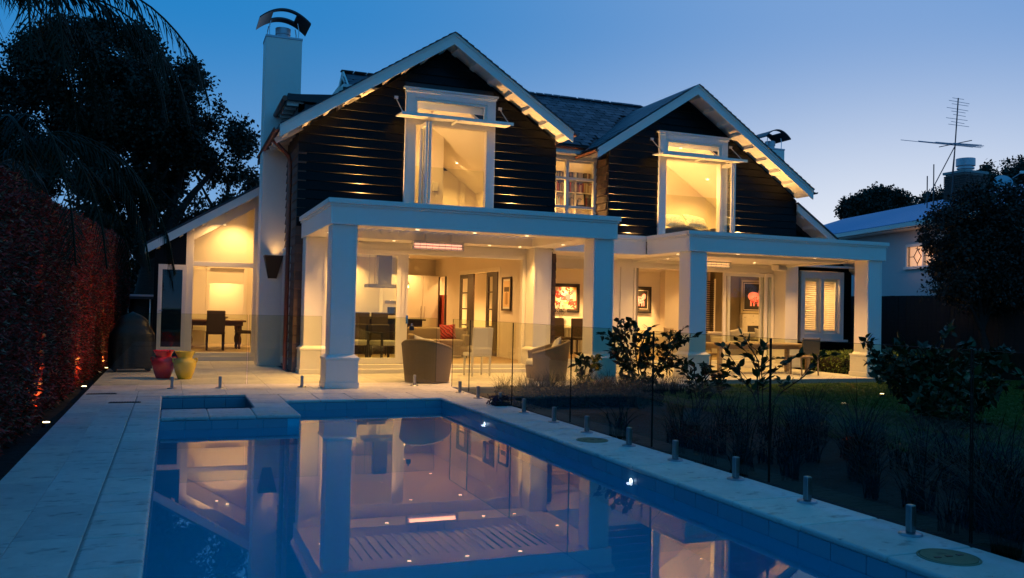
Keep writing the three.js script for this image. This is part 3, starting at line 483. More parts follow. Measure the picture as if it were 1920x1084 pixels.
// ---------- ground floor behind the porticos ----------
function wallWith(name, parent, mat, x0, x1, y0, y1, z0, z1) { return obj(name, bx(x0, x1, y0, y1, z0, z1), mat, parent); }
{
  const gf = part('ground_floor', house);
  // front wall of the left gable: piers, lintel, step
  obj('front_wall', [bx(2.44, 2.95, 0.0, 2.98, W1 - 0.14, W1 - 0.003), bx(7.37, 8.02, 0.0, 2.98, W1 - 0.14, W1 - 0.003), bx(2.95, 7.37, 2.58, 2.98, W1 - 0.14, W1 - 0.003)], M.white, gf);
  obj('door_step', [rb(2.9, 7.4, 0.0, 0.085, W1, -17.52, 0.008), rb(2.92, 7.38, 0.086, 0.165, W1 - 0.02, -17.74, 0.008)], M.white, gf);
  // kitchen and living shell
  obj('floor', [bx(2.44, 7.9, 0.0, FL, -26.5, W1 - 0.021), bx(8.04, 10.05, 0.0, FL, -23.2, -19.8), bx(10.05, 18.1, 0, FL, -23.2, W2 - 0.02), bx(7.9, 9.0, 0, FL, -24.4, -20.61)], M.paleWood, gf);
  obj('ceiling', [bx(2.44, 7.75, 2.9, 2.96, -26.5, W1 - 0.14)], M.ceiling, gf);
  obj('lining', [bx(2.44, 2.47, FL, 2.9, -26.4, W1 - 0.141), bx(2.44, 7.9, FL, 2.9, -26.5, -26.4)], M.cream, gf);
  // kitchen's right wall, with the double doorway and a second door
  const rw = (z0, z1, y0, y1) => bx(7.75, 7.9, y0, y1, z0, z1);
  obj('inner_wall', [rw(-20.6, W1 - 0.141, FL, 2.9), rw(-25.1, -23.75, FL, 2.9), rw(-26.4, -26.2, FL, 2.9), rw(-23.75, -20.6, 2.36, 2.9), rw(-26.2, -25.1, 2.36, 2.9)], M.cream, gf);
  obj('door_architrave', [bx(7.72, 7.749, FL, 2.36, -20.6, -20.51), bx(7.72, 7.749, FL, 2.36, -23.84, -23.75), bx(7.72, 7.749, 2.361, 2.45, -23.84, -20.51)], M.white, gf);
  // hall beyond
  obj('hall_wall', [bx(8.9, 9.0, FL, 2.75, -26.5, -24.401), bx(7.9, 9.0, FL, 2.75, -26.6, -26.501), bx(8.9, 9.0, FL, 2.75, -24.3, -19.9), bx(7.9, 8.9, FL, 2.75, -24.4, -24.3), bx(7.9, 8.9, FL, 2.75, -20.5, -20.4)], M.cream, gf);
  obj('hall_ceiling', bx(7.9, 9.0, 2.75, 2.8, -26.5, -19.85), M.ceiling, gf);
  obj('hall_door', [rb(8.86, 8.899, FL, 2.2, -23.6, -22.7, 0.004), bx(8.84, 8.859, 0.6, 1.2, -23.4, -22.9), bx(8.84, 8.859, 1.35, 2.0, -23.4, -22.9)], M.white, gf);
  // french doors of dark timber with three lights each, folded back
  for (const [z0, z1] of [[-23.72, -22.5], [-21.45, -20.62]]) {
    const d = part('french_door', gf); const st = (a, b, c, e) => rb(7.70, 7.745, c, e, a, b, 0.004), m = (z1 - z0);
    obj('leaf_frame', [st(z0, z0 + 0.16, FL, 2.34), st(z1 - 0.42 * m, z1, FL, 2.34), st(z0 + 0.161, z1 - 0.42 * m - 0.001, 2.22, 2.34), st(z0 + 0.161, z1 - 0.42 * m - 0.001, FL, 0.4), ...[0.9, 1.35, 1.8].map(y => st(z0 + 0.161, z1 - 0.42 * m - 0.001, y, y + 0.035))], M.darkWood, d);
    for (const [a, b] of [[0.4, 0.9], [0.935, 1.35], [1.385, 1.8], [1.835, 2.22]]) obj('pane', gl(7.72, 7.724, a, b, z0 + 0.16, z1 - 0.42 * m), M.glass, d);
  }
  const rd = part('inner_door', gf); obj('leaf_frame', [bx(7.70, 7.745, FL, 2.34, -26.18, -25.85), bx(7.70, 7.745, FL, 2.34, -25.2, -25.12)], M.darkWood, rd); obj('red_panel', bx(7.83, 7.85, FL, 1.78, -26.19, -25.11), std([0.42, 0.06, 0.04], 0.6), rd);
  obj('light_switch', [rb(7.735, 7.749, 1.22, 1.31, -24.5, -24.42, 0.003)], M.white, gf);
  // dining and sitting room
  obj('lining', [bx(9.001, 18.1, FL, 2.75, -23.1, -23.0), bx(18.0, 18.1, FL, 2.75, -23.0, W2 - 0.62), bx(13.93, 15.4, FL, 2.75, -22.999, -22.7)], M.cream, gf);
  obj('chimney_breast', [bx(15.75, 18.0, FL, 2.75, -22.999, -22.72)], M.olive, gf);
  obj('ceiling', [bx(8.04, 18.0, 2.75, 2.8, -23.1, -19.81), bx(10.06, 18.0, 2.75, 2.8, -19.809, W2 - 0.1)], M.ceiling, gf);
  obj('ceiling_cornice', [bx(9.001, 13.92, 2.62, 2.749, -22.999, -22.9), bx(9.001, 13.92, 2.66, 2.749, -22.899, -22.75), bx(9.0, 18.0, 2.6, 2.749, -21.3, -21.1)], M.ceiling, gf);
  obj('link_front_wall', [bx(8.04, 8.95, 0.0, 2.6, -19.9, -19.81), bx(8.04, 10.05, 2.45, 2.98, -19.92, -19.80)], M.cream, gf);
  obj('front_wall', [bx(10.03, 10.87, 0.0, 2.98, W2 - 0.14, W2 - 0.003), bx(15.10, 15.80, 0.0, 2.98, W2 - 0.14, W2 - 0.003), bx(10.87, 15.10, 2.5, 2.98, W2 - 0.14, W2 - 0.003)], M.white, gf);
  obj('pier_panel', [bx(10.05, 10.12, 0.1, 2.5, W2, W2 + 0.03), bx(10.42, 10.5, 0.1, 2.5, W2, W2 + 0.03), bx(10.8, 10.86, 0.1, 2.5, W2, W2 + 0.03)], M.white, gf);
  obj('door_step', [rb(10.8, 15.1, 0.0, 0.085, W2, -18.68, 0.008), rb(10.82, 15.08, 0.086, 0.165, W2 - 0.02, -18.88, 0.008)], M.white, gf);
  obj('door_step', [rb(8.1, 10.0, 0.0, 0.085, -19.8, -19.45, 0.008), rb(8.1, 10.0, 0.086, 0.165, -19.82, -19.62, 0.008)], M.white, gf);
  obj('side_return', bx(10.03, 10.13, 0, 2.75, -19.8, W2 - 0.141), M.white, gf);
  // sliding doors: frames and panes
  const slide = (x0, x1, z, yt = 2.56, y0 = FL) => { const d = part('sliding_door', gf); obj('door_frame', [rb(x0, x0 + 0.09, y0, yt, z - 0.025, z + 0.025, 0.004), rb(x1 - 0.09, x1, y0, yt, z - 0.025, z + 0.025, 0.004), rb(x0 + 0.09, x1 - 0.09, yt - 0.09, yt, z - 0.025, z + 0.025, 0.004), rb(x0 + 0.09, x1 - 0.09, y0, y0 + 0.12, z - 0.025, z + 0.025, 0.004)], M.white, d); obj('pane', gl(x0 + 0.09, x1 - 0.09, y0 + 0.12, yt - 0.09, z - 0.003, z + 0.003), M.glass, d); return d; };
  slide(2.96, 4.52, W1 - 0.03); slide(3.0, 4.62, W1 - 0.085); slide(3.06, 4.70, W1 - 0.14);
  slide(13.5, 15.05, W2 - 0.03, 2.48); slide(14.72, 15.08, W2 - 0.09, 2.48); slide(14.78, 15.09, W2 + 0.03, 2.48); obj('door_mullion', rb(13.69, 13.76, FL, 2.48, W2 - 0.12, W2 - 0.06, 0.004), M.white, gf);
  obj('door_jamb', [rb(7.30, 7.37, FL, 2.58, W1 - 0.13, W1 + 0.02, 0.004), rb(2.951, 7.299, 2.5, 2.579, W1 - 0.12, W1 + 0.015, 0.004)], M.white, gf);
  obj('door_handle', [rb(4.63, 4.68, 1.02, 1.2, W1 - 0.0, W1 + 0.03, 0.006)], M.steel, gf);
  // sheer curtains gathered at the sides of the sitting room doors
  const cur = (x0, x1, z, n) => { const pts = []; for (let i = 0; i <= n * 8; i++) pts.push([x0 + (x1 - x0) * i / (n * 8), z + 0.03 * Math.sin(i / 8 * Math.PI * 2)]); return prism([...pts, ...pts.slice().reverse().map(([x, q]) => [x, q - 0.006])], FL + 0.02, 2.55); };
  obj('curtain', cur(14.8, 15.08, W2 - 0.2, 5), M.linen, gf); obj('curtain', cur(10.88, 11.05, W2 - 0.2, 3), M.linen, gf);
}
// lean-to on the right with a shuttered bay window
{
  const l = part('lean_to', house), z = -19.55;
  const roof = x => 4.42 - 0.66 * (x - 15.78);
  obj('lean_to_wall', [bx(15.82, 16.35, 0.0, 3.2, z - 0.12, z), bx(17.82, 18.2, 0.0, 2.9, z - 0.12, z), bx(16.35, 17.82, 0.0, 0.72, z - 0.12, z), slab([[15.82, 2.66], [18.2, 2.66], [18.2, Math.max(2.67, roof(18.2) - 0.3)], [15.82, 4.0]], z - 0.12, z), bx(15.80, 15.9, 0, 4.6, z, W2 - 0.141), bx(18.1, 18.2, 0, 2.8, -24, z - 0.121)], M.board, l);
  obj('barge_board', slab([[15.78, roof(15.78)], [18.5, roof(18.5)], [18.5, roof(18.5) - 0.2], [15.78, roof(15.78) - 0.2]], -18.99, -19.03), M.white, l);
  obj('soffit', slab([[15.82, roof(15.82) - 0.12], [18.5, roof(18.5) - 0.12], [18.5, roof(18.5) - 0.15], [15.82, roof(15.82) - 0.15]], -19.031, -19.6), M.white, l);
  for (let k = 0; k < 6; k++) { const x = 16.0 + k * 0.42; obj('lookout', slab([[x - 0.045, roof(x - 0.045) - 0.151], [x + 0.045, roof(x + 0.045) - 0.151], [x + 0.045, roof(x + 0.045) - 0.235], [x - 0.045, roof(x - 0.045) - 0.235]], -19.04, -19.5), M.white, l); }
  obj('roof_slope', slab([[15.78, roof(15.78) + 0.05], [18.52, roof(18.52) + 0.05], [18.52, roof(18.52) + 0.002], [15.78, roof(15.78) + 0.002]], -18.96, -24), M.slate3, l);
  const b = part('bay_window', house), zf = z + 0.10, fr = (x0, x1, y0, y1, e = 0) => rb(x0, x1, y0, y1, z - 0.1, zf + e, 0.006);
  obj('frame', [fr(16.33, 16.47, 0.72, 2.64), fr(17.70, 17.84, 0.72, 2.64), fr(16.471, 17.699, 2.44, 2.64), fr(16.471, 17.699, 0.72, 0.90), fr(17.03, 17.13, 0.901, 2.439)], M.white, b);
  obj('sill', rb(16.25, 17.95, 0.66, 0.719, z, zf + 0.07, 0.01), M.white, b);
  const slat = fuse(rb(-0.21, 0.21, -0.004, 0.004, -0.03, 0.03, 0.003, 1));
  for (const [x0, x1] of [[16.47, 17.03], [17.13, 17.70]]) {
    const s = part('shutter', house); obj('shutter_frame', [bx(x0 + 0.002, x0 + 0.06, 0.902, 2.438, z - 0.06, z - 0.02), bx(x1 - 0.06, x1 - 0.002, 0.902, 2.438, z - 0.06, z - 0.02), bx(x0 + 0.061, x1 - 0.061, 2.36, 2.438, z - 0.06, z - 0.02), bx(x0 + 0.061, x1 - 0.061, 0.902, 0.98, z - 0.06, z - 0.02)], M.white, s);
    for (let k = 0; k < 24; k++) mesh('slat', slat, M.slat, s, (x0 + x1) / 2, 1.01 + k * 0.0575, z - 0.04, 0.62, 0, 0);
    obj('pane', gl(x0, x1, 0.9, 2.44, z + 0.02, z + 0.024), M.glass, b);
  }
}
// left wing: glazed gable end with a door standing open
{
  const w = part('dining_wing', house), z = -21.9, roof = x => 2.68 + 0.612 * (x + 0.6);
  obj('barge_board', slab([[-0.62, roof(-0.62)], [1.86, roof(1.86)], [1.86, roof(1.86) - 0.2], [-0.62, roof(-0.62) - 0.2]], z + 0.4, z + 0.44), M.white, w);
  obj('soffit', slab([[-0.6, roof(-0.6) - 0.1], [1.9, roof(1.9) - 0.1], [1.9, roof(1.9) - 0.13], [-0.6, roof(-0.6) - 0.13]], z, z + 0.399), M.white, w);
  for (let k = 0; k < 5; k++) { const x = -0.35 + k * 0.5; obj('lookout', slab([[x - 0.04, roof(x - 0.04) - 0.131], [x + 0.04, roof(x + 0.04) - 0.131], [x + 0.04, roof(x + 0.04) - 0.21], [x - 0.04, roof(x - 0.04) - 0.21]], z + 0.03, z + 0.39), M.white, w); }
  obj('roof_slope', slab([[-0.66, roof(-0.66) + 0.06], [2.0, roof(2.0) + 0.06], [2.0, roof(2.0) + 0.002], [-0.66, roof(-0.66) + 0.002]], z + 0.45, -27), M.slate3, w);
  obj('roof_slope', slab([[-0.66, roof(-0.66) - 0.002], [2.0, roof(2.0) - 0.002], [2.0, roof(2.0) - 0.09], [-0.66, roof(-0.66) - 0.09]], z - 0.001, -27), M.black, w);
  obj('post', [rb(0.27, 0.44, 0.0, roof(0.3) - 0.14, z - 0.12, z + 0.02, 0.005), rb(1.81, 1.99, 0, roof(1.86) - 0.14, z - 0.12, z + 0.02, 0.005)], M.white, w);
  obj('rafter_panel', slab([[0.44, roof(0.44) - 0.13], [1.81, roof(1.81) - 0.13], [1.81, roof(1.81) - 0.44], [0.44, roof(0.44) - 0.44]], z - 0.08, z + 0.0), M.white, w);
  obj('transom', rb(0.44, 1.81, 2.25, 2.36, z - 0.08, z + 0.012, 0.005), M.white, w);
  obj('transom_pane', new THREE.ShapeGeometry(new THREE.Shape([[0.44, 2.36], [1.81, 2.36], [1.81, roof(1.81) - 0.44], [0.44, roof(0.44) - 0.44]].map(p => new THREE.Vector2(...p)))).translate(0, 0, z - 0.038), M.glass, w);
  obj('wing_wall', [bx(-0.42, 0.27, 0, roof(-0.42) - 0.1, z - 0.11, z - 0.01), slab([[-0.42, 2.0], [0.27, 2.0], [0.27, roof(0.27) - 0.14], [-0.42, roof(-0.42) - 0.14]], z - 0.009, z), bx(-0.42, -0.3, 0, roof(-0.42) - 0.12, z - 0.111, -27)], M.board, w);
  obj('threshold', [rb(0.3, 1.95, 0, 0.11, z - 0.1, z + 0.22, 0.006), rb(0.3, 1.95, 0.111, 0.19, z - 0.1, z + 0.06, 0.006)], M.white, w);
  const d = part('door_leaf', house); const q = (x0, x1, y0, y1) => rb(x0, x1, y0, y1, z + 0.03, z + 0.075, 0.005);
  obj('leaf_frame', [q(-0.33, -0.24, 0.22, 2.26), q(0.2, 0.30, 0.22, 2.26), q(-0.239, 0.199, 2.14, 2.26), q(-0.239, 0.199, 0.22, 0.32)], M.white, d); obj('leaf_pane', gl(-0.24, 0.2, 0.32, 2.14, z + 0.05, z + 0.055), M.glass, d); obj('handle', [rb(-0.30, -0.22, 1.16, 1.18, z + 0.076, z + 0.12, 0.005)], M.steel, d);
  // inside: floor, walls, inner doorway
  obj('floor', bx(-0.3, 2.3, 0.0, 0.19, -27, z - 0.101), M.paleWood, w);
  obj('lining', [slab([[-0.3, 0.19], [0.95, 0.19], [0.95, 2.35], [1.9, 2.35], [1.9, 0.19], [2.3, 0.19], [2.3, roof(2.3) - 0.17], [-0.3, roof(-0.3) - 0.17]], -25.6, -25.5), bx(2.25, 2.32, 0.19, roof(2.2) - 0.17, -25.5, z - 0.13), bx(0.6, 2.0, 0.19, 2.6, -27, -26.9), bx(-0.29, -0.2, 0.19, 2.6, -25.5, z - 0.13)], M.cream, w);
  obj('sloped_ceiling', slab([[-0.3, roof(-0.3) - 0.12], [2.3, roof(2.3) - 0.12], [2.3, roof(2.3) - 0.16], [-0.3, roof(-0.3) - 0.16]], z - 0.13, -25.6), M.ceiling, w);
  obj('inner_architrave', [bx(0.86, 0.95, 0.19, 2.36, -25.5, -25.46), bx(1.86, 1.95, 0.19, 2.36, -25.5, -25.46), bx(0.86, 1.95, 2.361, 2.46, -25.5, -25.46), bx(0.951, 1.859, 1.93, 2.36, -25.56, -25.52)], M.white, w);
  obj('wall_cupboard', [rb(0.0, 0.84, 0.19, 2.3, -25.49, -25.2, 0.004), bx(0.05, 0.4, 0.7, 2.2, -25.199, -25.18), bx(0.44, 0.8, 0.7, 2.2, -25.199, -25.18)], M.white, w);
}
// ---------- upstairs rooms ----------
{
  const u = part('upper_floor', house);
  // left bedroom: sloped ceiling, partition, door
  const c1 = x => 5.98 - 0.68 * Math.max(0, x - 5.6);
  obj('floor', [bx(3.0, 7.9, 2.97, 3.05, -23, W1 - 0.15), bx(10.2, 15.6, 2.97, 3.05, -22.5, W2 - 0.15), bx(8.05, 10.1, 2.97, 3.05, -22.5, -19.9)], M.carpet, u);
  obj('sloped_ceiling', [slab([[3.2, 5.98], [5.6, 5.98], [7.9, c1(7.9)], [7.9, c1(7.9) + 0.06], [5.6, 6.04], [3.2, 6.04]], W1 - 0.15, -23)], M.ceiling, u);
  obj('partition', [bx(3.2, 6.16, 3.05, 5.97, -20.6, -20.5), bx(6.16, 7.9, 3.05, 5.6, -22.6, -22.5), bx(6.1, 6.16, 3.05, 5.97, -22.5, -20.6), bx(7.7, 7.9, 3.05, 4.6, -22.5, W1 - 0.15), bx(3.1, 3.2, 3.05, 5.97, -20.5, W1 - 0.15)], M.cream, u);
  obj('bedroom_door', [rb(6.75, 7.18, 3.05, 5.1, -22.499, -22.46, 0.004)], M.white, u); obj('door_head', bx(6.7, 7.22, 5.12, 5.2, -22.499, -22.44), M.umber, u); obj('wardrobe_door', rb(7.26, 7.4, 3.05, 5.0, -22.499, -22.47, 0.004), M.white, u);
  // right bedroom
  const c2 = x => 5.75 - 0.66 * Math.max(0, x - 13.0);
  obj('sloped_ceiling', slab([[11.1, 5.75], [13.0, 5.75], [15.6, c2(15.6)], [15.6, c2(15.6) + 0.06], [13.0, 5.81], [11.1, 5.81]], W2 - 0.15, -22), M.ceiling, u);
  obj('partition', [bx(11.0, 15.6, 3.05, 5.74, -21.6, -21.5), bx(15.5, 15.6, 3.05, 4.1, -21.5, W2 - 0.15), bx(11.0, 11.1, 3.05, 5.74, -21.5, W2 - 0.15)], M.cream, u);
  obj('closing_wall', [bx(8.05, 8.1, 3.05, 5.4, -22, -19.87), bx(8.05, 10.999, 3.05, 5.4, -21.6, -21.5), bx(10.16, 10.999, 3.05, 5.159, -19.98, -19.87)], M.cream, u);
  obj('study_ceiling', bx(8.05, 10.999, 5.16, 5.2, -21.499, -19.87), M.ceiling, u);
}
// ---------- fixed lights ----------
const gP1 = 'downlights in the soffit of the portico with the armchairs', gP2 = 'downlights in the soffit of the portico with the teak table';
for (const x of [3.96, 5.02, 6.04]) downlight(x, P1Y + 0.01, -14.66, 'small downlight in the front beam of the portico with the armchairs', 14.9, 1.05, gP1);
downlight(2.68, P1Y + 0.01, -16.2, 'small downlight in the side beam of the portico, above the paving by the urns', 38, 1.05, gP1, -1.0, -0.1);
downlight(7.48, P1Y + 0.01, -16.2, 'small downlight in the side beam of the portico, beside the shingled corner', 14.9, 1.05, gP1);
for (const x of [3.3, 4.2, 6.3, 7.0]) downlight(x, P1Y + 0.01, -17.38, 'small downlight in the rear beam of the portico beside the tube heater', 13.8, 1.0, gP1);
for (const x of [11.53, 13.64]) downlight(x, P2Y + 0.01, -15.8, 'small downlight in the front beam of the portico with the teak table', 22.8, 1.05, gP2);
for (const z of [-16.55, -17.6]) downlight(15.13, P2Y + 0.01, z, 'small downlight in the side beam above the low box shrubs', 15.6, 1.05, gP2);
for (const x of [11.2, 13.75]) downlight(x, P2Y + 0.01, -18.15, 'small downlight over the sitting room doors', 15.6, 1.05, gP2);
for (const [x, z] of [[8.9, -17.7], [9.4, -18.9], [10.5, -16.6]]) downlight(x, P2Y + 0.01, z, 'small downlight in the covered way between the two porticos', 12.8, 1.05, gP2);
for (const [x, z] of [[6.61, -25.4], [6.75, -23.0], [4.4, -25.3], [4.2, -22.2], [5.4, -20.0], [3.4, -19.5], [6.7, -20.2]]) downlight(x, 2.9, z, 'small downlight in the kitchen ceiling', 16, 1.15, 'kitchen downlights');
for (const [x, z, dx, dz, p] of [[10.75, -22.4, 0, -0.62, 60], [13.15, -22.4, 0, -0.62, 60], [11.6, -21.6, 0, 0, 18], [14.6, -21.6, 0, 0, 18], [17.2, -22.2, 0, -0.5, 16], [17.0, -20.6, 0, 0, 22], [12.8, -20.2, 0, 0, 18], [9.5, -20.5, 0, 0, 16]]) downlight(x, x < 13.9 && z > -21.4 || x > 13.9 || z < -21.4 ? 2.75 : 2.75, z, dz ? 'small downlight aimed at the pictures on the sitting room wall' : 'small downlight in the sitting room ceiling', p, dz ? 0.5 : 1.1, 'sitting room downlights', dx, dz);
downlight(8.4, 2.75, -22.2, 'small unseen downlight in the hall behind the timber french doors', 110, 1.2);  // out of view, set strong to brighten the hall behind the doors
downlight(8.3, 2.75, -25.6, 'small downlight in the passage behind the red panel', 22.4, 1.2);
downlight(6.8, 5.16, -21.4, 'small downlight in the sloped ceiling of the left bedroom', 22.4, 1.2);
downlight(5.3, 5.98, -19.2, 'small downlight in the flat part of the left bedroom ceiling', 22.4, 1.2);
downlight(13.9, 5.15, -20.5, 'small downlight in the sloped ceiling of the right bedroom', 34, 1.2);
downlight(12.4, 5.75, -19.55, 'small unseen downlight in the flat part of the right bedroom ceiling', 40, 1.2);  // unseen lamp, placed to light the pillows at the window
downlight(8.9, 5.16, -20.45, 'small unseen downlight in the study ceiling lighting the bookshelves', 75, 1.2);  // out of view, set strong to brighten the bookshelves
downlight(1.55, 3.79, -24.75, 'small unseen downlight high in the sloped ceiling washing the end wall of the left wing', 20, 1.0, null, 0, -0.9);  // unseen source, placed to light the upper end wall
downlight(4.9, 2.9, -25.95, 'small unseen downlight washing the kitchen wall behind the range hood', 22.8, 1.1, null, 0, -0.4);  // unseen lamp, placed to brighten the wall behind the hood
downlight(1.2, 3.4, -23.4, 'small downlight in the sloped ceiling over the dining table', 25.2, 1.2);
downlight(1.4, 2.7, -26.3, 'small downlight in the passage beyond the dining table', 25.2, 1.2);
uplight(3.72, 3.02, -17.85, 'uplight on the portico roof grazing the boards left of the left gable window', 42, 0.9, 0, 2, -0.05, 'uplights grazing the gables');
uplight(7.22, 3.02, -17.85, 'uplight on the portico roof grazing the boards right of the left gable window', 42, 0.9, 0, 2, -0.05, 'uplights grazing the gables');
uplight(10.73, 2.98, -19.0, 'uplight on the portico roof grazing the boards left of the right gable window', 42, 0.9, 0, 2, -0.05, 'uplights grazing the gables');
uplight(14.23, 2.98, -19.0, 'uplight on the portico roof grazing the boards right of the right gable window', 42, 0.9, 0, 2, -0.05, 'uplights grazing the gables');
uplight(-1.28, -0.06, -10.95, 'garden spotlight at the foot of the red hedge, farthest from the covered barbecue', 3.2, 0.42, -0.35, 1, 0, 'spotlights under the red hedge', 'garden_spotlight');
uplight(-1.28, -0.06, -15.4, 'garden spotlight at the foot of the red hedge between the two other hedge lights', 3.2, 0.42, -0.35, 1, 0, 'spotlights under the red hedge', 'garden_spotlight');
uplight(-1.22, -0.06, -19.6, 'garden spotlight at the foot of the red hedge beside the covered barbecue', 3, 0.5, -0.2, 1, 0.2, 'spotlights under the red hedge', 'garden_spotlight');
uplight(12.3, -0.09, -12.4, 'garden spotlight on the lawn behind the big glossy shrub', 3, 0.6, 0.4, 0.6, 0.2, null, 'garden_spotlight');

// ---------- heaters, speaker ----------
function heater(x0, x1, y, z, label, bright) {
  const t = thing('patio_heater', label, 'heater', [(x0 + x1) / 2, y, z], 0, 'tube heaters under the porticos'), h = (x1 - x0) / 2;
  obj('housing', [rb(-h, h, 0.05, 0.15, -0.09, -0.02, 0.01), sheet(V(-h, 0.13, 0.02), V(h, 0.13, 0.02), V(h, 0.14, -0.08), V(-h, 0.14, -0.08), V(0, 0.01, 0)), sheet(V(-h, -0.03, 0.0), V(h, -0.03, 0.0), V(h, 0.05, -0.07), V(-h, 0.05, -0.07), V(0, -0.008, 0)), rb(-h - 0.012, -h, -0.03, 0.15, -0.09, 0.03, 0.004), rb(h, h + 0.012, -0.03, 0.15, -0.09, 0.03, 0.004)], M.alloy, t);
  const tm = std([0.8, 0.3, 0.1], 0.5, { emissive: bright ? lin(1, 0.46, 0.30) : lin(1, 0.60, 0.22), emissiveIntensity: bright ? 1.3 : 0.95 });
  obj('glowing_tube', [0.075, 0.02].map(yy => cy(0.016, 0.016, 0, 2 * h - 0.06, 0, 0, 12).rotateZ(Math.PI / 2).translate(h - 0.03, yy, -0.015)), tm, t);
  for (let k = 1; k < 8; k++) obj('guard_wire', tube([V(-h + k * h / 4, 0.14, 0.02), V(-h + k * h / 4, 0.07, 0.045), V(-h + k * h / 4, -0.03, 0.01)], 0.003, 6, 5), M.steel, t);
  obj('bracket', [bx(-0.3, -0.26, 0.1, 0.3, -0.07, -0.04), bx(0.26, 0.3, 0.1, 0.3, -0.07, -0.04)], M.alloy, t);
  const l = new THREE.RectAreaLight(lin(1, 0.42, 0.2), bright ? 5 : 3.5, 2 * h - 0.1, 0.07); l.name = 'lamp'; l.position.set(0, 0.045, 0.05); l.rotation.x = -0.5; l.rotation.y = Math.PI; l.rotation.order = 'YXZ'; t.add(l);
}
heater(4.54, 5.61, 2.60, -17.1, 'red glowing tube heater hung above the armchairs', true);
heater(12.0, 13.2, 2.58, -18.4, 'orange glowing tube heater hung above the teak table', false);
{ const t = thing('speaker', 'white box speaker hung in the corner of the portico soffit', 'speaker', [14.7, 2.56, -18.35], 0.25); obj('cabinet', rb(-0.2, 0.2, -0.02, 0.13, -0.12, 0.1, 0.03, 3), M.white, t); obj('grille', rb(-0.17, 0.17, 0.0, 0.11, 0.101, 0.11, 0.004), M.alloy, t); obj('bracket', bx(-0.03, 0.03, 0.131, 0.15, -0.05, 0.03), M.white, t); }

// ---------- pool fence: glass panels on steel spigots ----------
{
  const spigG = [fuse(rb(-0.024, 0.024, 0.012, 0.19, -0.024, 0.024, 0.01, 2)), fuse([lathe([[0.001, 0.016], [0.055, 0.016], [0.07, 0.01], [0.073, 0.0]], 24)], false)];
  const panel = (ax, az, bx_, bz, label, sp = [0.2, 0.8]) => {
    const L = Math.hypot(bx_ - ax, bz - az), t = thing('glass_fence_panel', label, 'glass panel', [ax, 0.001, az], Math.atan2(-(bz - az), bx_ - ax), 'frameless glass panels of the pool fence');
    obj('pane', new THREE.PlaneGeometry(L - 0.016, 1.13).translate(L / 2, 0.06 + 0.565, 0), M.fence, t);
    obj('pane_edge', [bx(0.006, 0.0085, 0.06, 1.19, -0.005, 0.005), bx(L - 0.0085, L - 0.006, 0.06, 1.19, -0.005, 0.005), bx(0.009, L - 0.009, 1.1885, 1.191, -0.005, 0.005)], M.edge, t);
    for (const s of sp) { const q = part('spigot', t); q.position.set(L * s, 0, 0); mesh('stem', spigG[0], M.satin, q); mesh('base_plate', spigG[1], M.satin, q); }
  };
  const zs = [-13.85, -12.95, -11.1, -9.22, -7.36, -5.58, -3.74, -1.9, 0.1], xg = 4.395;
  const by = ['the patio corner', 'the purple flowers', 'the low grasses', 'the skimmer lid', 'the tall leafy shrub', 'the sprawling shrub', 'the large glossy shrub', 'the camera deck'];
  for (let i = 0; i < 8; i++) panel(xg, zs[i], xg, zs[i + 1], i === 0 ? 'narrow glass gate panel turning the corner of the pool fence' : 'glass fence panel along the pool beside ' + by[i], i === 0 ? [0.5] : [0.24, 0.76]);
  const xs = [-1.1, 0.2, 1.7, 2.36];
  panel(-1.1, -14.72, 1.16, -14.72, 'glass fence panel in front of the red and yellow urns', [0.5, 0.82]); panel(1.17, -14.72, 2.36, -14.72, 'short glass fence panel between the urns and the portico post', [0.74]);
  panel(2.98, -14.72, 4.38, -14.72, 'glass fence panel in front of the left tub armchair', [0.72]);
  const h = thing('gate_latch', 'small dark latch clamped on the glass gate', 'latch', [3.9, 1.0, -14.70]); obj('latch_body', rb(-0.04, 0.04, -0.03, 0.05, 0.002, 0.05, 0.008), M.black, h); obj('latch_knob', cy(0.015, 0.015, 0.05, 0.09, 0, 0.026, 12), M.steel, h);
}
// ---------- urns, barbecue ----------
function urn(x, z, mat, label, h, c) {
  const t = thing('urn', label, 'urn', [x, 0.001, z]); const k = h / 0.5;
  obj('body', lathe([[0.001, 0], [0.115, 0], [0.125, 0.02], [0.165, 0.12], [0.198, 0.24], [0.2, 0.3], [0.182, 0.345], [0.135, 0.375], [0.128, 0.395], [0.14, 0.43], [0.165, 0.47], [0.178, 0.495], [0.17, 0.502], [0.155, 0.49], [0.13, 0.44], [0.118, 0.39], [0.12, 0.3], [0.001, 0.05]].map(([a, b]) => [a * k, b * k]), 40), mat, t, true);
  obj('rim_band', new THREE.TorusGeometry(0.172 * k, 0.01, 8, 40).rotateX(Math.PI / 2).translate(0, 0.496 * k, 0), mat, t, true);
  for (const s of [-1, 1]) obj('lug_handle', tube([V(s * 0.15 * k, 0.37 * k, 0), V(s * 0.2 * k, 0.375 * k, 0), V(s * 0.205 * k, 0.33 * k, 0), V(s * 0.19 * k, 0.3 * k, 0)], 0.014, 10, 8), mat, t, true);
}
urn(-0.12, -16.75, M.red, 'glazed red urn standing on the paving', 0.5); urn(0.24, -16.55, M.yellow, 'glazed yellow urn standing on the paving', 0.49);
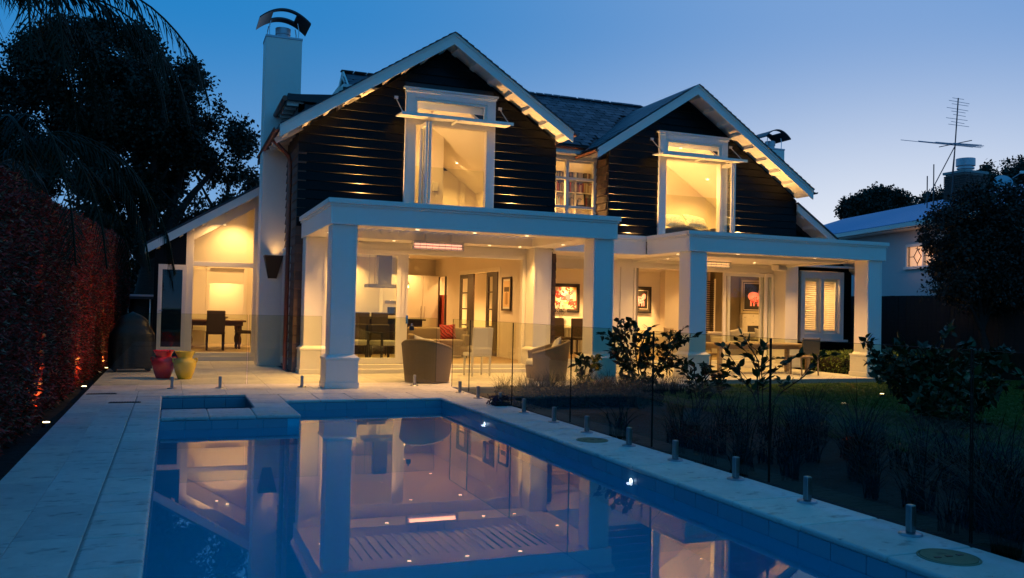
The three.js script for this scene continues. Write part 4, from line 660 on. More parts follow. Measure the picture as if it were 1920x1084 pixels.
{
  const t = thing('covered_barbecue', 'barbecue under a black fitted cover beside the red hedge', 'barbecue', [-0.72, 0.001, -18.5], 0.12);
  const g = new THREE.SphereGeometry(1, 72, 40), p = g.attributes.position;
  for (let i = 0; i < p.count; i++) { // draped cover: domed lid, broad shelves, folds hanging to the floor
    let x = p.getX(i), y = p.getY(i), z = p.getZ(i); const a = Math.atan2(z, x), u = (y + 1) / 2, e = 4, r = Math.pow(Math.pow(Math.abs(Math.cos(a)), e) + Math.pow(Math.abs(Math.sin(a)), e), -1 / e);
    const prof = u < 0.02 ? 0.96 : u < 0.62 ? 0.97 + 0.03 * Math.sin(u * 5) : u < 0.78 ? 1 - (u - 0.62) * 1.7 : Math.sqrt(Math.max(0, 1 - Math.pow((u - 0.78) / 0.22, 2))) * 0.73;
    const fold = u < 0.7 ? 1 + (0.7 - u) * 0.05 * Math.sin(a * 11 + 2 * Math.sin(a * 3)) : 1;
    p.setXYZ(i, 0.42 * r * prof * Math.cos(a) * fold, 0.06 + u * 1.08 - 0.03 * Math.cos(a * 2) * u, 0.30 * r * prof * Math.sin(a) * fold);
  }
  g.computeVertexNormals(); obj('cover', g, M.cover, t, true);
  for (const [x, z] of [[-0.3, 0.2], [0.3, 0.2], [-0.3, -0.2], [0.3, -0.2]]) obj('caster_wheel', cy(0.04, 0.04, -0.012, 0.012, 0, 0, 14).rotateX(Math.PI / 2).translate(x, 0.041, z), M.black, t);
}
// ---------- outdoor furniture ----------
function tubChair(x, z, turn, label, cushion) {
  const t = thing('tub_armchair', label, 'armchair', [x, 0.001, z], turn, 'woven tub armchairs'), N = 40, K = 8, out = [], th = 0.05;
  const rim = a => 0.50 + 0.28 * Math.pow(Math.max(0, Math.cos(a / 2 * 1.02)), 2.2), pt = (a, v, r) => V((r + 0.07 * v) * Math.sin(a) * 1.0, 0.02 + v * (rim(a) - 0.02), -(r + 0.07 * v) * Math.cos(a));
  const A = 2.25, R0 = 0.41, quad = (a, b, c, d) => { for (const q of [a, b, c, a, c, d]) out.push(q.x, q.y, q.z); };
  for (let i = 0; i < N; i++) { const a = -A + 2 * A * i / N, b = -A + 2 * A * (i + 1) / N; for (let j = 0; j < K; j++) { const v = j / K, w = (j + 1) / K; quad(pt(b, v, R0), pt(a, v, R0), pt(a, w, R0), pt(b, w, R0)); quad(pt(a, v, R0 - th), pt(b, v, R0 - th), pt(b, w, R0 - th), pt(a, w, R0 - th)); } quad(pt(a, 1, R0), pt(a, 1, R0 - th), pt(b, 1, R0 - th), pt(b, 1, R0)); }
  for (const s of [-A, A]) for (let j = 0; j < K; j++) { const v = j / K, w = (j + 1) / K; quad(pt(s, v, R0), pt(s, v, R0 - th), pt(s, w, R0 - th), pt(s, w, R0)); }
  const g = new THREE.BufferGeometry(); g.setAttribute('position', new THREE.Float32BufferAttribute(out, 3)); g.computeVertexNormals(); obj('shell', g, M.wicker, t);
  const rimPts = []; for (let i = 0; i <= 30; i++) { const a = -A + 2 * A * i / 30; rimPts.push(pt(a, 1, R0 - th / 2)); } obj('rim_roll', tube(rimPts, 0.03, 60, 8), M.wicker, t);
  obj('seat_base', [cy(0.36, 0.38, 0.06, 0.30, 0, 0, 32)], M.wicker, t); obj('seat_pad', lathe([[0.001, 0.30], [0.35, 0.30], [0.375, 0.33], [0.375, 0.38], [0.35, 0.42], [0.2, 0.43], [0.001, 0.435]], 32), M.linen, t);
  const c = pillow('cushion', cushion, 'cushion', 0.40, 0.36, 0.14, M.linen, 'cushions on the tub armchairs'); c.position.set(x - 0.2 * Math.sin(turn), 0.66, z - 0.2 * Math.cos(turn)); c.rotation.set(-0.35, turn, 0.25, 'YXZ');
}
function pillowGeo(w, h, d) { const g = new THREE.BoxGeometry(w, h, d, 14, 14, 2), p = g.attributes.position; for (let i = 0; i < p.count; i++) { const x = p.getX(i) / (w / 2), y = p.getY(i) / (h / 2), f = Math.pow(Math.max(0, (1 - x * x) * (1 - y * y)), 0.38), q = 1 - 0.09 * (1 - Math.abs(x)) * Math.abs(y) , r = 1 - 0.09 * (1 - Math.abs(y)) * Math.abs(x); p.setXYZ(i, p.getX(i) * r, p.getY(i) * q, p.getZ(i) * (0.08 + 0.92 * f)); } g.computeVertexNormals(); return g; }
function pillow(name, label, category, w, h, d, mat, group) { const m = obj(name, pillowGeo(w, h, d), mat, scene, false); return tag(m, label, category, group); }
tubChair(4.42, -15.45, 2.45, 'woven tub armchair with its curved back turned to the pool, beside the glass gate', 'pale cushion in the left tub armchair');
tubChair(6.78, -15.4, -1.85, 'woven tub armchair turned towards the kitchen, beside the portico post', 'pale cushion in the right tub armchair');
function diningChair(x, z, turn, label, mat, legMat, y = 0, group, cat = 'chair') { // upholstered, straight high back
  const t = thing('dining_chair', label, cat, [x, y + 0.001, z], turn, group);
  obj('seat', rb(-0.23, 0.23, 0.40, 0.48, -0.23, 0.23, 0.03, 3), mat, t); obj('backrest', rb(-0.22, 0.22, 0, 0.56, -0.035, 0.035, 0.025, 3).rotateX(-0.1).translate(0, 0.44, -0.21), mat, t);
  for (const sx of [-1, 1]) for (const sz of [-1, 1]) obj('leg', bar(V(sx * 0.195, 0, sz * 0.2), V(sx * 0.195, 0.41, sz * 0.195), 0.02, 4, 0.028), legMat, t);
  return t;
}
diningChair(5.85, -16.75, Math.PI * 0.03 + Math.PI, 'cream upholstered chair on the patio in front of the open doors', M.linen, M.linen);
{ const c = obj('bolster', cy(0.07, 0.07, -0.2, 0.2, 0, 0, 20).rotateZ(Math.PI / 2), M.taupe); c.position.set(5.85, 0.55, -16.72); tag(c, 'rolled taupe bolster lying on the cream chair', 'cushion'); }
{
  const t = thing('teak_table', 'long teak table under the right portico', 'table', [12.85, 0.001, -16.9]);
  obj('top', rb(-1.35, 1.35, 0.665, 0.705, -0.45, 0.45, 0.008), M.teak, t); obj('apron', [bx(-1.2, 1.2, 0.58, 0.664, 0.33, 0.35), bx(-1.2, 1.2, 0.58, 0.664, -0.35, -0.33), bx(-1.21, -1.19, 0.58, 0.664, -0.329, 0.329), bx(1.19, 1.21, 0.58, 0.664, -0.329, 0.329)], M.teak, t);
  for (const sx of [-1, 1]) for (const sz of [-1, 1]) obj('leg', rb(sx * 1.24 - 0.045, sx * 1.24 + 0.045, 0, 0.664, sz * 0.37 - 0.045, sz * 0.37 + 0.045, 0.006), M.teak, t);
}
function teakChair(x, z, turn, label) {
  const t = thing('teak_chair', label, 'chair', [x, 0.001, z], turn, 'teak chairs at the long table');
  obj('seat', rb(-0.24, 0.24, 0.40, 0.44, -0.23, 0.23, 0.01), M.teak, t); obj('backrest', rb(-0.235, 0.235, 0.0, 0.36, -0.014, 0.014, 0.008).rotateX(-0.12).translate(0, 0.50, -0.235), M.wicker, t);
  for (const sx of [-1, 1]) { obj('leg', rb(sx * 0.22 - 0.02, sx * 0.22 + 0.02, 0, 0.40, 0.18, 0.22, 0.004), M.teak, t); obj('leg', [bar(V(sx * 0.22, 0, -0.24), V(sx * 0.22, 0.45, -0.2), 0.022, 4), bar(V(sx * 0.22, 0.45, -0.2), V(sx * 0.22, 0.87, -0.28), 0.02, 4)], M.teak, t); }
}
teakChair(13.75, -16.25, Math.PI * 0.97, 'teak chair with woven back drawn out from the long table'); teakChair(12.0, -17.55, 0, 'teak chair on the house side of the long table');

// ---------- kitchen and rooms ----------
{
  const t = thing('range_hood', 'stainless steel range hood over the kitchen island', 'range hood', [5.42, 1.9, -23.5]);
  obj('canopy', [rb(-0.48, 0.48, 0, 0.09, -0.3, 0.3, 0.008)], M.hood, t); obj('flue', rb(-0.185, 0.185, 0.091, 1.0, -0.15, 0.15, 0.004), M.hood, t); obj('hanger_wire', [bar(V(-0.45, 0.09, 0.2), V(-0.45, 1.0, 0.2), 0.006), bar(V(-0.3, 0.09, 0.2), V(-0.3, 1.0, 0.2), 0.006)], M.steel, t);
  const k = thing('kitchen_island', 'dark timber kitchen island with a stone top', 'kitchen island', [5.0, FL, -22.1]); obj('cabinet', rb(-1.05, 1.05, 0, 0.86, -0.4, 0.4, 0.006), M.darkWood, k); obj('benchtop', rb(-1.12, 1.12, 0.861, 0.905, -0.5, 0.5, 0.008), M.black, k); for (const x of [-0.7, 0, 0.7]) obj('door_panel', rb(x - 0.33, x + 0.33, 0.08, 0.8, 0.401, 0.42, 0.004), M.darkWood, k);
  const c = thing('wall_cupboard', 'tall cream cupboards on the back wall of the kitchen', 'cupboard', [7.2, FL, -26.38]); obj('carcass', bx(-0.52, 0.53, 0, 2.2, 0, 0.5), M.white, c); for (const s of [-1, 1]) { obj('door', rb(s < 0 ? -0.51 : 0.006, s < 0 ? -0.002 : 0.52, 0.02, 2.18, 0.501, 0.52, 0.003), M.white, c); obj('handle', bar(V(s * 0.05, 0.85, 0.545), V(s * 0.05, 1.25, 0.545), 0.008, 8), M.steel, c); }
  const o = thing('wall_oven', 'built in wall oven in a cream tower beside the tall cupboards', 'oven', [6.3, FL, -26.38]); obj('tower', bx(-0.34, 0.34, 0, 2.2, 0, 0.5), M.white, o); obj('oven_front', rb(-0.3, 0.3, 0.8, 1.42, 0.501, 0.52, 0.006), M.white, o); obj('oven_window', rb(-0.2, 0.2, 0.95, 1.2, 0.521, 0.526, 0.003), M.black, o); obj('control_strip', rb(-0.28, 0.28, 1.3, 1.4, 0.521, 0.53, 0.003), M.steel, o);
  const b = thing('kitchen_bench', 'low cream kitchen bench along the back wall', 'bench', [4.2, FL, -26.38]); obj('cabinet', bx(-1.7, 1.7, 0, 0.86, 0, 0.58), M.white, b); obj('benchtop', rb(-1.72, 1.72, 0.861, 0.9, 0, 0.62, 0.006), M.black, b);
  for (const [x, l] of [[4.32, 'black bar stool at the island, next to the sliding door pane'], [4.78, 'black bar stool at the island, in line with the range hood']]) { const s = thing('bar_stool', l, 'stool', [x, FL, -21.25], 0, 'bar stools at the island'); obj('seat', rb(-0.2, 0.2, 0.66, 0.72, -0.19, 0.19, 0.02), M.black, s); obj('backrest', rb(-0.21, 0.21, 0.72, 1.06, -0.02, 0.02, 0.018).translate(0, 0, 0.19), M.umber, s); for (const sx of [-1, 1]) for (const sz of [-1, 1]) obj('leg', bar(V(sx * 0.18, 0, sz * 0.18), V(sx * 0.15, 0.66, sz * 0.15), 0.018, 6), M.black, s); obj('footrest', new THREE.TorusGeometry(0.2, 0.01, 6, 4).rotateX(Math.PI / 2).rotateY(Math.PI / 4).translate(0, 0.25, 0), M.steel, s); }
  for (const [x, z, a, l] of [[4.55, -19.35, 0.4, 'black framed armchair with white seat behind the sliding door pane'], [3.9, -19.6, -0.3, 'black framed armchair with white seat beside the kitchen wall']]) { const s = thing('framed_armchair', l, 'armchair', [x, FL, z], a, 'black framed armchairs in the kitchen'); obj('seat', rb(-0.28, 0.28, 0.32, 0.44, -0.27, 0.27, 0.04, 3), M.linen, s); obj('back_pad', rb(-0.27, 0.27, 0.42, 0.8, -0.06, 0.05, 0.04, 3).translate(0, 0, -0.27), M.umber, s); for (const sx of [-1, 1]) { obj('leg', rb(sx * 0.31 - 0.022, sx * 0.31 + 0.022, 0, 0.6, 0.25, 0.295, 0.004), M.black, s); obj('leg', rb(sx * 0.31 - 0.022, sx * 0.31 + 0.022, 0, 0.78, -0.34, -0.3, 0.004), M.black, s); obj('arm', rb(sx * 0.31 - 0.03, sx * 0.31 + 0.03, 0.6, 0.63, -0.33, 0.31, 0.006), M.black, s); } }
  const sofa = (x, z, turn, w, label, mat, y = FL, bh = 0.72) => { const s = thing('sofa', label, 'sofa', [x, y, z], turn), h = w / 2; obj('base', rb(-h, h, 0.06, 0.3, -0.42, 0.42, 0.02, 2), mat, s); obj('back', rb(-h, h, 0.301, bh, -0.42, -0.2, 0.05, 3), mat, s); for (const q of [-1, 1]) { obj('arm', rb(q * h - (q > 0 ? 0.16 : 0), q * h + (q > 0 ? 0 : 0.16), 0.301, 0.56, -0.19, 0.42, 0.04, 3), mat, s); obj('leg', rb(q * (h - 0.1) - 0.03, q * (h - 0.1) + 0.03, 0, 0.06, 0.3, 0.36, 0.004), M.darkWood, s); obj('leg', rb(q * (h - 0.1) - 0.03, q * (h - 0.1) + 0.03, 0, 0.06, -0.36, -0.3, 0.004), M.darkWood, s); obj('seat_cushion', rb(q > 0 ? 0.005 : -h + 0.17, q > 0 ? h - 0.17 : -0.005, 0.301, 0.44, -0.19, 0.43, 0.04, 3), mat, s); } return s; };
  sofa(6.1, -20.4, -0.2, 1.5, 'taupe sofa inside the open kitchen doors', M.taupe);
  { const p = pillow('cushion', 'red and pink striped cushion on the taupe sofa', 'cushion', 0.4, 0.38, 0.13, std([0.4, 0.12, 0.12], 0.9, { map: stripes() })); p.position.set(6.35, FL + 0.62, -20.42); p.rotation.set(-0.3, -0.2, 0); }
  sofa(15.6, -20.6, 0.0 + Math.PI, 2.6, 'cream sofa with its back to the sitting room doors', M.linen, FL, 0.70).rotation.y = Math.PI * 0;
  for (const [x, r, l] of [[15.1, 0.2, 'pale cushion leaning on the cream sofa, next to the fire'], [16.0, -0.15, 'pale cushion leaning on the cream sofa, away from the fire']]) { const p = pillow('cushion', l, 'cushion', 0.5, 0.34, 0.15, M.linen, 'cushions on the cream sofa'); p.position.set(x, FL + 0.62, -20.72); p.rotation.set(-0.25, 0, r); }
  sofa(13.55, -21.6, 0.25, 1.5, 'cream sofa under the pink figure picture', M.linen, FL, 0.66);
  { const p = pillow('cushion', 'round patterned cushion on the sofa under the picture', 'cushion', 0.42, 0.36, 0.14, M.taupe); p.position.set(13.5, FL + 0.6, -21.72); p.rotation.set(-0.3, 0.25, 0); }
  // dining corner behind the covered way
  const ct = thing('console_table', 'white clothed console table under the red picture', 'table', [10.55, FL, -22.5]); obj('top', rb(-0.75, 0.75, 0.70, 0.74, -0.25, 0.25, 0.006), M.white, ct); obj('skirt', [prism((() => { const q = []; for (let i = 0; i <= 60; i++) q.push([-0.72 + 1.44 * i / 60, 0.235 + 0.012 * Math.sin(i * 1.3)]); for (let i = 60; i >= 0; i--) q.push([-0.72 + 1.44 * i / 60, 0.22 + 0.012 * Math.sin(i * 1.3)]); return q; })(), 0.02, 0.699)], M.linen, ct); for (const q of [-1, 1]) obj('leg', rb(q * 0.68 - 0.03, q * 0.68 + 0.03, 0, 0.7, -0.2, -0.14, 0.004), M.darkWood, ct);
  diningChair(10.05, -21.75, 0.1, 'dark brown chair at the console table, nearer to the hall', M.umber, M.darkWood, FL, 'dark chairs in the dining corner'); diningChair(10.6, -21.6, -0.1, 'dark brown chair at the console table, nearer to the sofa', M.umber, M.darkWood, FL, 'dark chairs in the dining corner');
  const vs = thing('orchid_pot', 'white orchid in a round pale bowl on the console table', 'plant', [10.35, FL + 0.741, -22.5]); obj('bowl', lathe([[0.001, 0], [0.09, 0], [0.17, 0.08], [0.185, 0.16], [0.16, 0.22], [0.15, 0.22], [0.15, 0.15], [0.001, 0.1]], 28), M.linen, vs, true);
  for (const [a, b] of [[-0.12, 0.55], [0.08, 0.62], [0.16, 0.5]]) { obj('stem', tube([V(0, 0.18, 0), V(a * 0.5, b * 0.75, 0.02), V(a, b, 0.03)], 0.004, 8, 5), M.leafMid, vs, true); for (let k = 0; k < 4; k++) { const f = []; for (let j = 0; j < 5; j++) f.push(new THREE.SphereGeometry(0.022, 8, 6).scale(1, 0.5, 0.25).translate(0.022, 0, 0).rotateZ(j * 1.257)); obj('flower', f.map(q => q.translate(a + (R() - 0.5) * 0.08, b - k * 0.045, 0.045)), M.white, vs, true); } }
  const hs = thing('ornament', 'small brown house shaped ornament on the console table', 'ornament', [11.05, FL + 0.741, -22.45]); obj('box', bx(-0.07, 0.07, 0, 0.12, -0.05, 0.05), M.brownWood, hs); obj('roof', slab([[-0.09, 0.121], [0.09, 0.121], [0, 0.21]], -0.06, 0.06), M.darkWood, hs);
}
function stripes() { return texture(128, (u, v) => { const k = Math.floor((u + v) * 10) % 3; return [[0.95, 0.5, 0.4], [0.55, 0.2, 0.2], [0.9, 0.8, 0.7]][k]; }, 0.3, true); }
// framed pictures: flat prints built as thin boards in frames with mounts
function picture(x, y, z, w, h, turn, label, paint, fm = M.black, mount = [0.75, 0.7, 0.6]) {
  const t = thing('picture', label, 'picture', [x, y, z], turn); const f = 0.05;
  obj('picture_frame', [rb(-w / 2, w / 2, h / 2 - f, h / 2, 0.002, 0.04, 0.006), rb(-w / 2, w / 2, -h / 2, -h / 2 + f, 0.002, 0.04, 0.006), rb(-w / 2, -w / 2 + f, -h / 2 + f, h / 2 - f, 0.002, 0.04, 0.006), rb(w / 2 - f, w / 2, -h / 2 + f, h / 2 - f, 0.002, 0.04, 0.006)], fm, t);
  obj('mount', bx(-w / 2 + f, w / 2 - f, -h / 2 + f, h / 2 - f, 0.004, 0.014), std(mount, 0.9), t);
  const c = document.createElement('canvas'); c.width = c.height = 256; paint(c.getContext('2d')); const tx = new THREE.CanvasTexture(c); tx.colorSpace = THREE.SRGBColorSpace;
  const pw = w - 2 * f - 0.12 * w, ph = h - 2 * f - 0.12 * h; obj('print', new THREE.PlaneGeometry(pw, ph).translate(0, 0, 0.0175), new THREE.MeshStandardMaterial({ map: tx, roughness: 0.6 }), t, true); return t;
}
picture(10.72, 1.75, -22.99, 0.92, 0.84, 0, 'abstract red pink and yellow picture in a wide black frame above the console table', g => { const r = rng(5); g.fillStyle = '#e8c9b4'; g.fillRect(0, 0, 256, 256); for (let i = 0; i < 46; i++) { g.fillStyle = ['#c8342c', '#e06a7c', '#d8483c', '#f0c35a', '#4a2420', '#f2e2cc', '#b02038'][Math.floor(r() * 7)]; g.beginPath(); const x = r() * 256, y = r() * 256; g.moveTo(x, y); for (let k = 0; k < 5; k++) g.quadraticCurveTo(x + (r() - 0.5) * 120, y + (r() - 0.5) * 120, x + (r() - 0.5) * 90, y + (r() - 0.5) * 90); g.fill(); } }, M.black, [0.05, 0.035, 0.02]);
const pinkBlob = seed => g => { const r = rng(seed); g.fillStyle = '#1c1712'; g.fillRect(0, 0, 256, 256); g.strokeStyle = '#cdbfae'; g.lineWidth = 6; g.strokeRect(10, 10, 236, 236); g.fillStyle = '#e88a94'; g.beginPath(); g.ellipse(120, 130, 70, 44, 0.2, 0, 7); g.fill(); g.beginPath(); g.ellipse(185, 90, 30, 40, 0.5, 0, 7); g.fill(); for (const x of [75, 105, 150, 180]) { g.fillRect(x, 150, 16, 62); } g.strokeStyle = '#a8323e'; g.lineWidth = 5; for (let i = 0; i < 7; i++) { g.beginPath(); g.arc(70 + r() * 110, 90 + r() * 80, 10 + r() * 22, 0, 4); g.stroke(); } };
picture(13.22, 1.76, -22.99, 0.78, 0.80, 0, 'dark framed picture of a pink figure above the sofa', pinkBlob(3), M.black, [0.06, 0.045, 0.03]);
picture(17.25, 1.95, -22.71, 1.2, 1.15, 0, 'pink figure picture in a wide pale frame over the fireplace', pinkBlob(9), M.olive, [0.42, 0.35, 0.22]);
picture(7.73, 1.76, -19.98, 0.62, 0.84, -Math.PI / 2, 'narrow brown abstract picture on the kitchen side wall', g => { g.fillStyle = '#d8b98a'; g.fillRect(0, 0, 256, 256); g.fillStyle = '#5a4630'; g.fillRect(30, 60, 196, 46); g.fillStyle = '#b8925c'; g.fillRect(60, 120, 130, 110); g.fillStyle = '#8a6a42'; g.fillRect(112, 110, 30, 126); }, M.darkWood);
// fireplace with a gas flame
{
  const t = thing('fireplace', 'pale stone fireplace with a low wide gas fire', 'fireplace', [17.3, FL, -22.715]);
  obj('surround', [rb(-0.62, 0.62, 0.86, 1.22, 0.001, 0.14, 0.006), rb(-0.62, -0.42, 0, 0.859, 0.001, 0.14, 0.006), rb(0.42, 0.62, 0, 0.859, 0.001, 0.14, 0.006), rb(-0.419, 0.419, 0, 0.34, 0.001, 0.14, 0.006)], M.stone3, t); obj('firebox', bx(-0.419, 0.419, 0.341, 0.859, 0.001, 0.02), M.black, t);
  const fm = std([0.9, 0.5, 0.2], 0.6, { emissive: lin(1, 0.45, 0.12), emissiveIntensity: 4 });
  for (let k = 0; k < 7; k++) { const hh = 0.1 + R() * 0.14; obj('flame', lathe([[0.001, 0], [0.022, 0.02], [0.026, 0.05], [0.014, hh * 0.7], [0.001, hh]], 10).translate(-0.3 + k * 0.1, 0.342, 0.07), fm, t, true); }
  const l = new THREE.PointLight(lin(1, 0.45, 0.14), 0.6); l.name = 'lamp'; l.position.set(0, 0.5, 0.2); l.castShadow = true; l.shadow.radius = 5; t.add(l);
}
{ const s = thing('plantation_shutter', 'dark slatted shutter panel beside the chimney breast', 'shutter', [15.52, FL, -22.69]); obj('stile', [rb(-0.2, -0.15, 0.5, 2.3, 0, 0.04, 0.004), rb(0.15, 0.2, 0.5, 2.3, 0, 0.04, 0.004)], M.white, s); const g = fuse(rb(-0.15, 0.15, -0.012, 0.012, -0.01, 0.01, 0.003, 1)); for (let k = 0; k < 26; k++) mesh('slat', g, M.darkWood, s, 0, 0.56 + k * 0.066, 0.02, 0.5, 0, 0); }
// dining wing furniture
{
  const t = thing('dining_table', 'dark timber dining table with turned legs in the left wing', 'table', [1.05, 0.19, -24.2]);
  obj('top', rb(-0.75, 0.75, 0.70, 0.745, -0.8, 0.8, 0.01), M.brownWood, t); obj('apron', [bx(-0.66, 0.66, 0.6, 0.699, 0.68, 0.7), bx(-0.66, 0.66, 0.6, 0.699, -0.7, -0.68), bx(-0.68, -0.66, 0.6, 0.699, -0.7, 0.7), bx(0.66, 0.68, 0.6, 0.699, -0.7, 0.7)], M.brownWood, t);
  for (const sx of [-1, 1]) for (const sz of [-1, 1]) obj('leg', lathe([[0.001, 0], [0.03, 0], [0.04, 0.04], [0.025, 0.08], [0.05, 0.16], [0.055, 0.25], [0.03, 0.36], [0.045, 0.4], [0.03, 0.43], [0.055, 0.5], [0.055, 0.6], [0.001, 0.6]], 18).translate(sx * 0.6, 0, sz * 0.62), M.brownWood, t, true);
  diningChair(1.02, -22.95, Math.PI, 'brown upholstered chair with its back to the open door', M.umber, M.darkWood, 0.19, 'brown chairs at the dining table'); diningChair(1.78, -23.7, -Math.PI / 2, 'brown upholstered chair at the side of the dining table', M.umber, M.darkWood, 0.19, 'brown chairs at the dining table');
  const b = thing('fruit_bowl', 'shallow pale bowl on the dining table', 'bowl', [1.2, 0.936, -24.0]); obj('bowl', lathe([[0.001, 0], [0.07, 0], [0.16, 0.05], [0.19, 0.09], [0.18, 0.09], [0.14, 0.05], [0.001, 0.02]], 28), M.white, b, true); obj('foot', cy(0.07, 0.07, -0.001, 0.006, 0, 0, 20), M.white, b);
}
// bedrooms and study
{
  const b = thing('bed', 'bed with crumpled white patterned linen in the right bedroom', 'bed', [12.7, 3.05, -20.35]);
  obj('base', rb(-0.85, 0.85, 0, 0.3, -0.9, 0.95, 0.02), M.umber, b);
  const quilt = texture(256, (u, v) => { const q = fbm(u, v, 1, 4), k = Math.abs(fbm(u, v, 2, 5, 1, 2) - 0.5) < 0.035 ? 0.35 : 1; return tone([0.9, 0.87, 0.74], k * (0.85 + 0.15 * q)); }, 0.8, true);
  const qm = std([0.9, 0.9, 0.86], 0.9, { map: quilt });
  const g = new THREE.PlaneGeometry(1.8, 1.9, 70, 70).rotateX(-Math.PI / 2), p = g.attributes.position; for (let i = 0; i < p.count; i++) { const x = p.getX(i), z = p.getZ(i); p.setY(i, 0.50 + 0.16 * fbm(x * 0.25 + 0.5, z * 0.25 + 0.5, 0, 4) + 0.05 * Math.sin(6 * x + 3 * z) - 0.25 * Math.pow(Math.max(0, Math.abs(x) - 0.75) / 0.15, 2)); } g.computeVertexNormals(); obj('quilt', g, qm, b);
  for (const [x, l] of [[12.25, 'plump patterned pillow on the bed, next to the window frame'], [12.95, 'plump patterned pillow on the bed, next to the folded door']]) { const q = pillow('pillow', l, 'pillow', 0.7, 0.45, 0.2, qm, 'pillows on the bed'); q.position.set(x, 3.05 + 0.76, -19.62); q.rotation.set(-0.75, 0.1, x < 12.5 ? 0.12 : -0.08); }
  const sh = thing('bookshelf', 'white bookshelf filled with books behind the upstairs link window', 'bookshelf', [9.75, 3.05, -21.49]);
  obj('upright', [-0.75, -0.2, 0.4, 0.95].map(x => bx(x - 0.015, x + 0.015, 0, 2.25, 0, 0.28)), M.white, sh); const ys = [0.05, 0.65, 1.15, 1.55, 1.9, 2.22]; for (const y of ys) obj('shelf', bx(-0.735, 0.935, y - 0.012, y + 0.012, 0.001, 0.28), M.white, sh); obj('back_panel', bx(-0.765, 0.965, 0, 2.25, -0.01, 0), M.white, sh);
  const bm = [[0.5, 0.42, 0.3], [0.16, 0.08, 0.05], [0.3, 0.24, 0.16], [0.55, 0.5, 0.42], [0.1, 0.1, 0.11], [0.34, 0.1, 0.07], [0.18, 0.2, 0.2]].map(c => std(c, 0.8)); const bg = [0.24, 0.27, 0.21].map(h => fuse(rb(-0.5, 0.5, 0, h, -0.085, 0.085, 0.004, 1)));
  for (const y of [1.15, 1.55, 1.9]) { let x = -0.72; while (x < 0.9) { const w = 0.024 + R() * 0.03; if (R() > 0.12) { const bi = Math.floor(R() * 3), ci = Math.floor(R() * 7), m = mesh(numbered('book'), bg[bi], bm[ci], scene, 9.75 + x + w / 2, 3.05 + y + 0.0125, -21.49 + 0.14, 0, 0, 0); m.scale.set(w * 0.94, 1, 1); tag(m, ['middling', 'tall', 'short'][bi] + ' ' + ['tan', 'dark brown', 'brown', 'cream', 'black', 'red', 'grey'][ci] + ' book on the ' + (y < 1.3 ? 'lowest' : y < 1.7 ? 'middle' : 'highest') + ' filled shelf upstairs', 'book', 'books on the upstairs shelves'); } x += w; if (Math.abs(x + 0.2) < 0.03 || Math.abs(x - 0.4) < 0.03) x += 0.06; } }
  picture(10.3, 4.42, -21.3, 0.34, 0.4, -0.3, 'small black framed picture leaning on the bookshelf', g => { g.fillStyle = '#e6d6b0'; g.fillRect(0, 0, 256, 256); g.fillStyle = '#a89878'; g.fillRect(80, 70, 96, 130); }).rotation.x = -0.15;
  const k = thing('intercom', 'white wall intercom on the left bedroom partition', 'intercom', [5.95, 4.35, -20.49]); obj('body', rb(-0.08, 0.08, -0.1, 0.12, 0.0, 0.04, 0.01), M.white, k); obj('handset', rb(-0.075, -0.03, -0.1, 0.13, 0.041, 0.07, 0.01), M.white, k); obj('cord', tube([V(-0.05, -0.1, 0.05), V(-0.03, -0.2, 0.05), V(0.0, -0.24, 0.04), V(0.02, -0.15, 0.03)], 0.006, 12, 5), M.white, k);
}

{ // wedge shaped wall light on the chimney, throwing its light up the stack and the eaves
  const t = thing('wall_light', 'black wedge shaped wall light on the foot of the chimney', 'light', [2.05, 1.95, -19.89]);
  obj('shade', [sheet(V(-0.09, 0, 0.02), V(0.1, 0, 0.02), V(0.2, 0.5, 0.34), V(-0.2, 0.5, 0.34), V(0, 0, -0.012)), sheet(V(-0.09, 0, 0.02), V(-0.2, 0.5, 0.34), V(-0.2, 0.5, 0.001), V(-0.09, 0, 0.001), V(0.012, 0, 0)), sheet(V(0.1, 0, 0.001), V(0.2, 0.5, 0.001), V(0.2, 0.5, 0.34), V(0.1, 0, 0.02), V(-0.012, 0, 0))], M.black, t);
  mesh('lens', lensG, M.lens, t, 0.02, 0.2, 0.06); spot(t, 0.02, 0.4, 0.12, 0.3, 2, 0.12, 1.2, 0.8);
}
downlight(17.1, 2.75, -20.05, 'small unseen downlight behind the slatted shutters', 24, 1.2, null, 0, 0.25);  // unseen lamp, placed so the translucent shutter slats glow

for (const [x, z, l] of [[4.0, -19.3, 'slim standing uplighter out of view in the left bedroom'], [11.35, -20.6, 'slim standing uplighter out of view in the right bedroom']]) {  // out of view, placed to brighten the bedroom ceilings
  const t = thing('unseen_floor_lamp', l, 'lamp', [x, 3.05, z], 0, 'unseen standing uplighters in the bedrooms'); obj('foot', cy(0.14, 0.13, 0, 0.025, 0, 0, 24), M.steel, t); obj('pole', cy(0.012, 0.012, 0.025, 1.6, 0, 0, 10), M.steel, t); obj('bowl', lathe([[0.012, 1.6], [0.12, 1.64], [0.17, 1.72], [0.165, 1.72], [0.11, 1.65], [0.012, 1.61]], 28), M.steel, t, true); obj('bulb', new THREE.SphereGeometry(0.035, 12, 10).translate(0, 1.72, 0), M.lens, t, true);
  const p = new THREE.PointLight(WARM, 16); p.name = 'lamp'; p.position.set(0, 1.72, 0); p.castShadow = true; p.shadow.radius = 2; t.add(p);
}

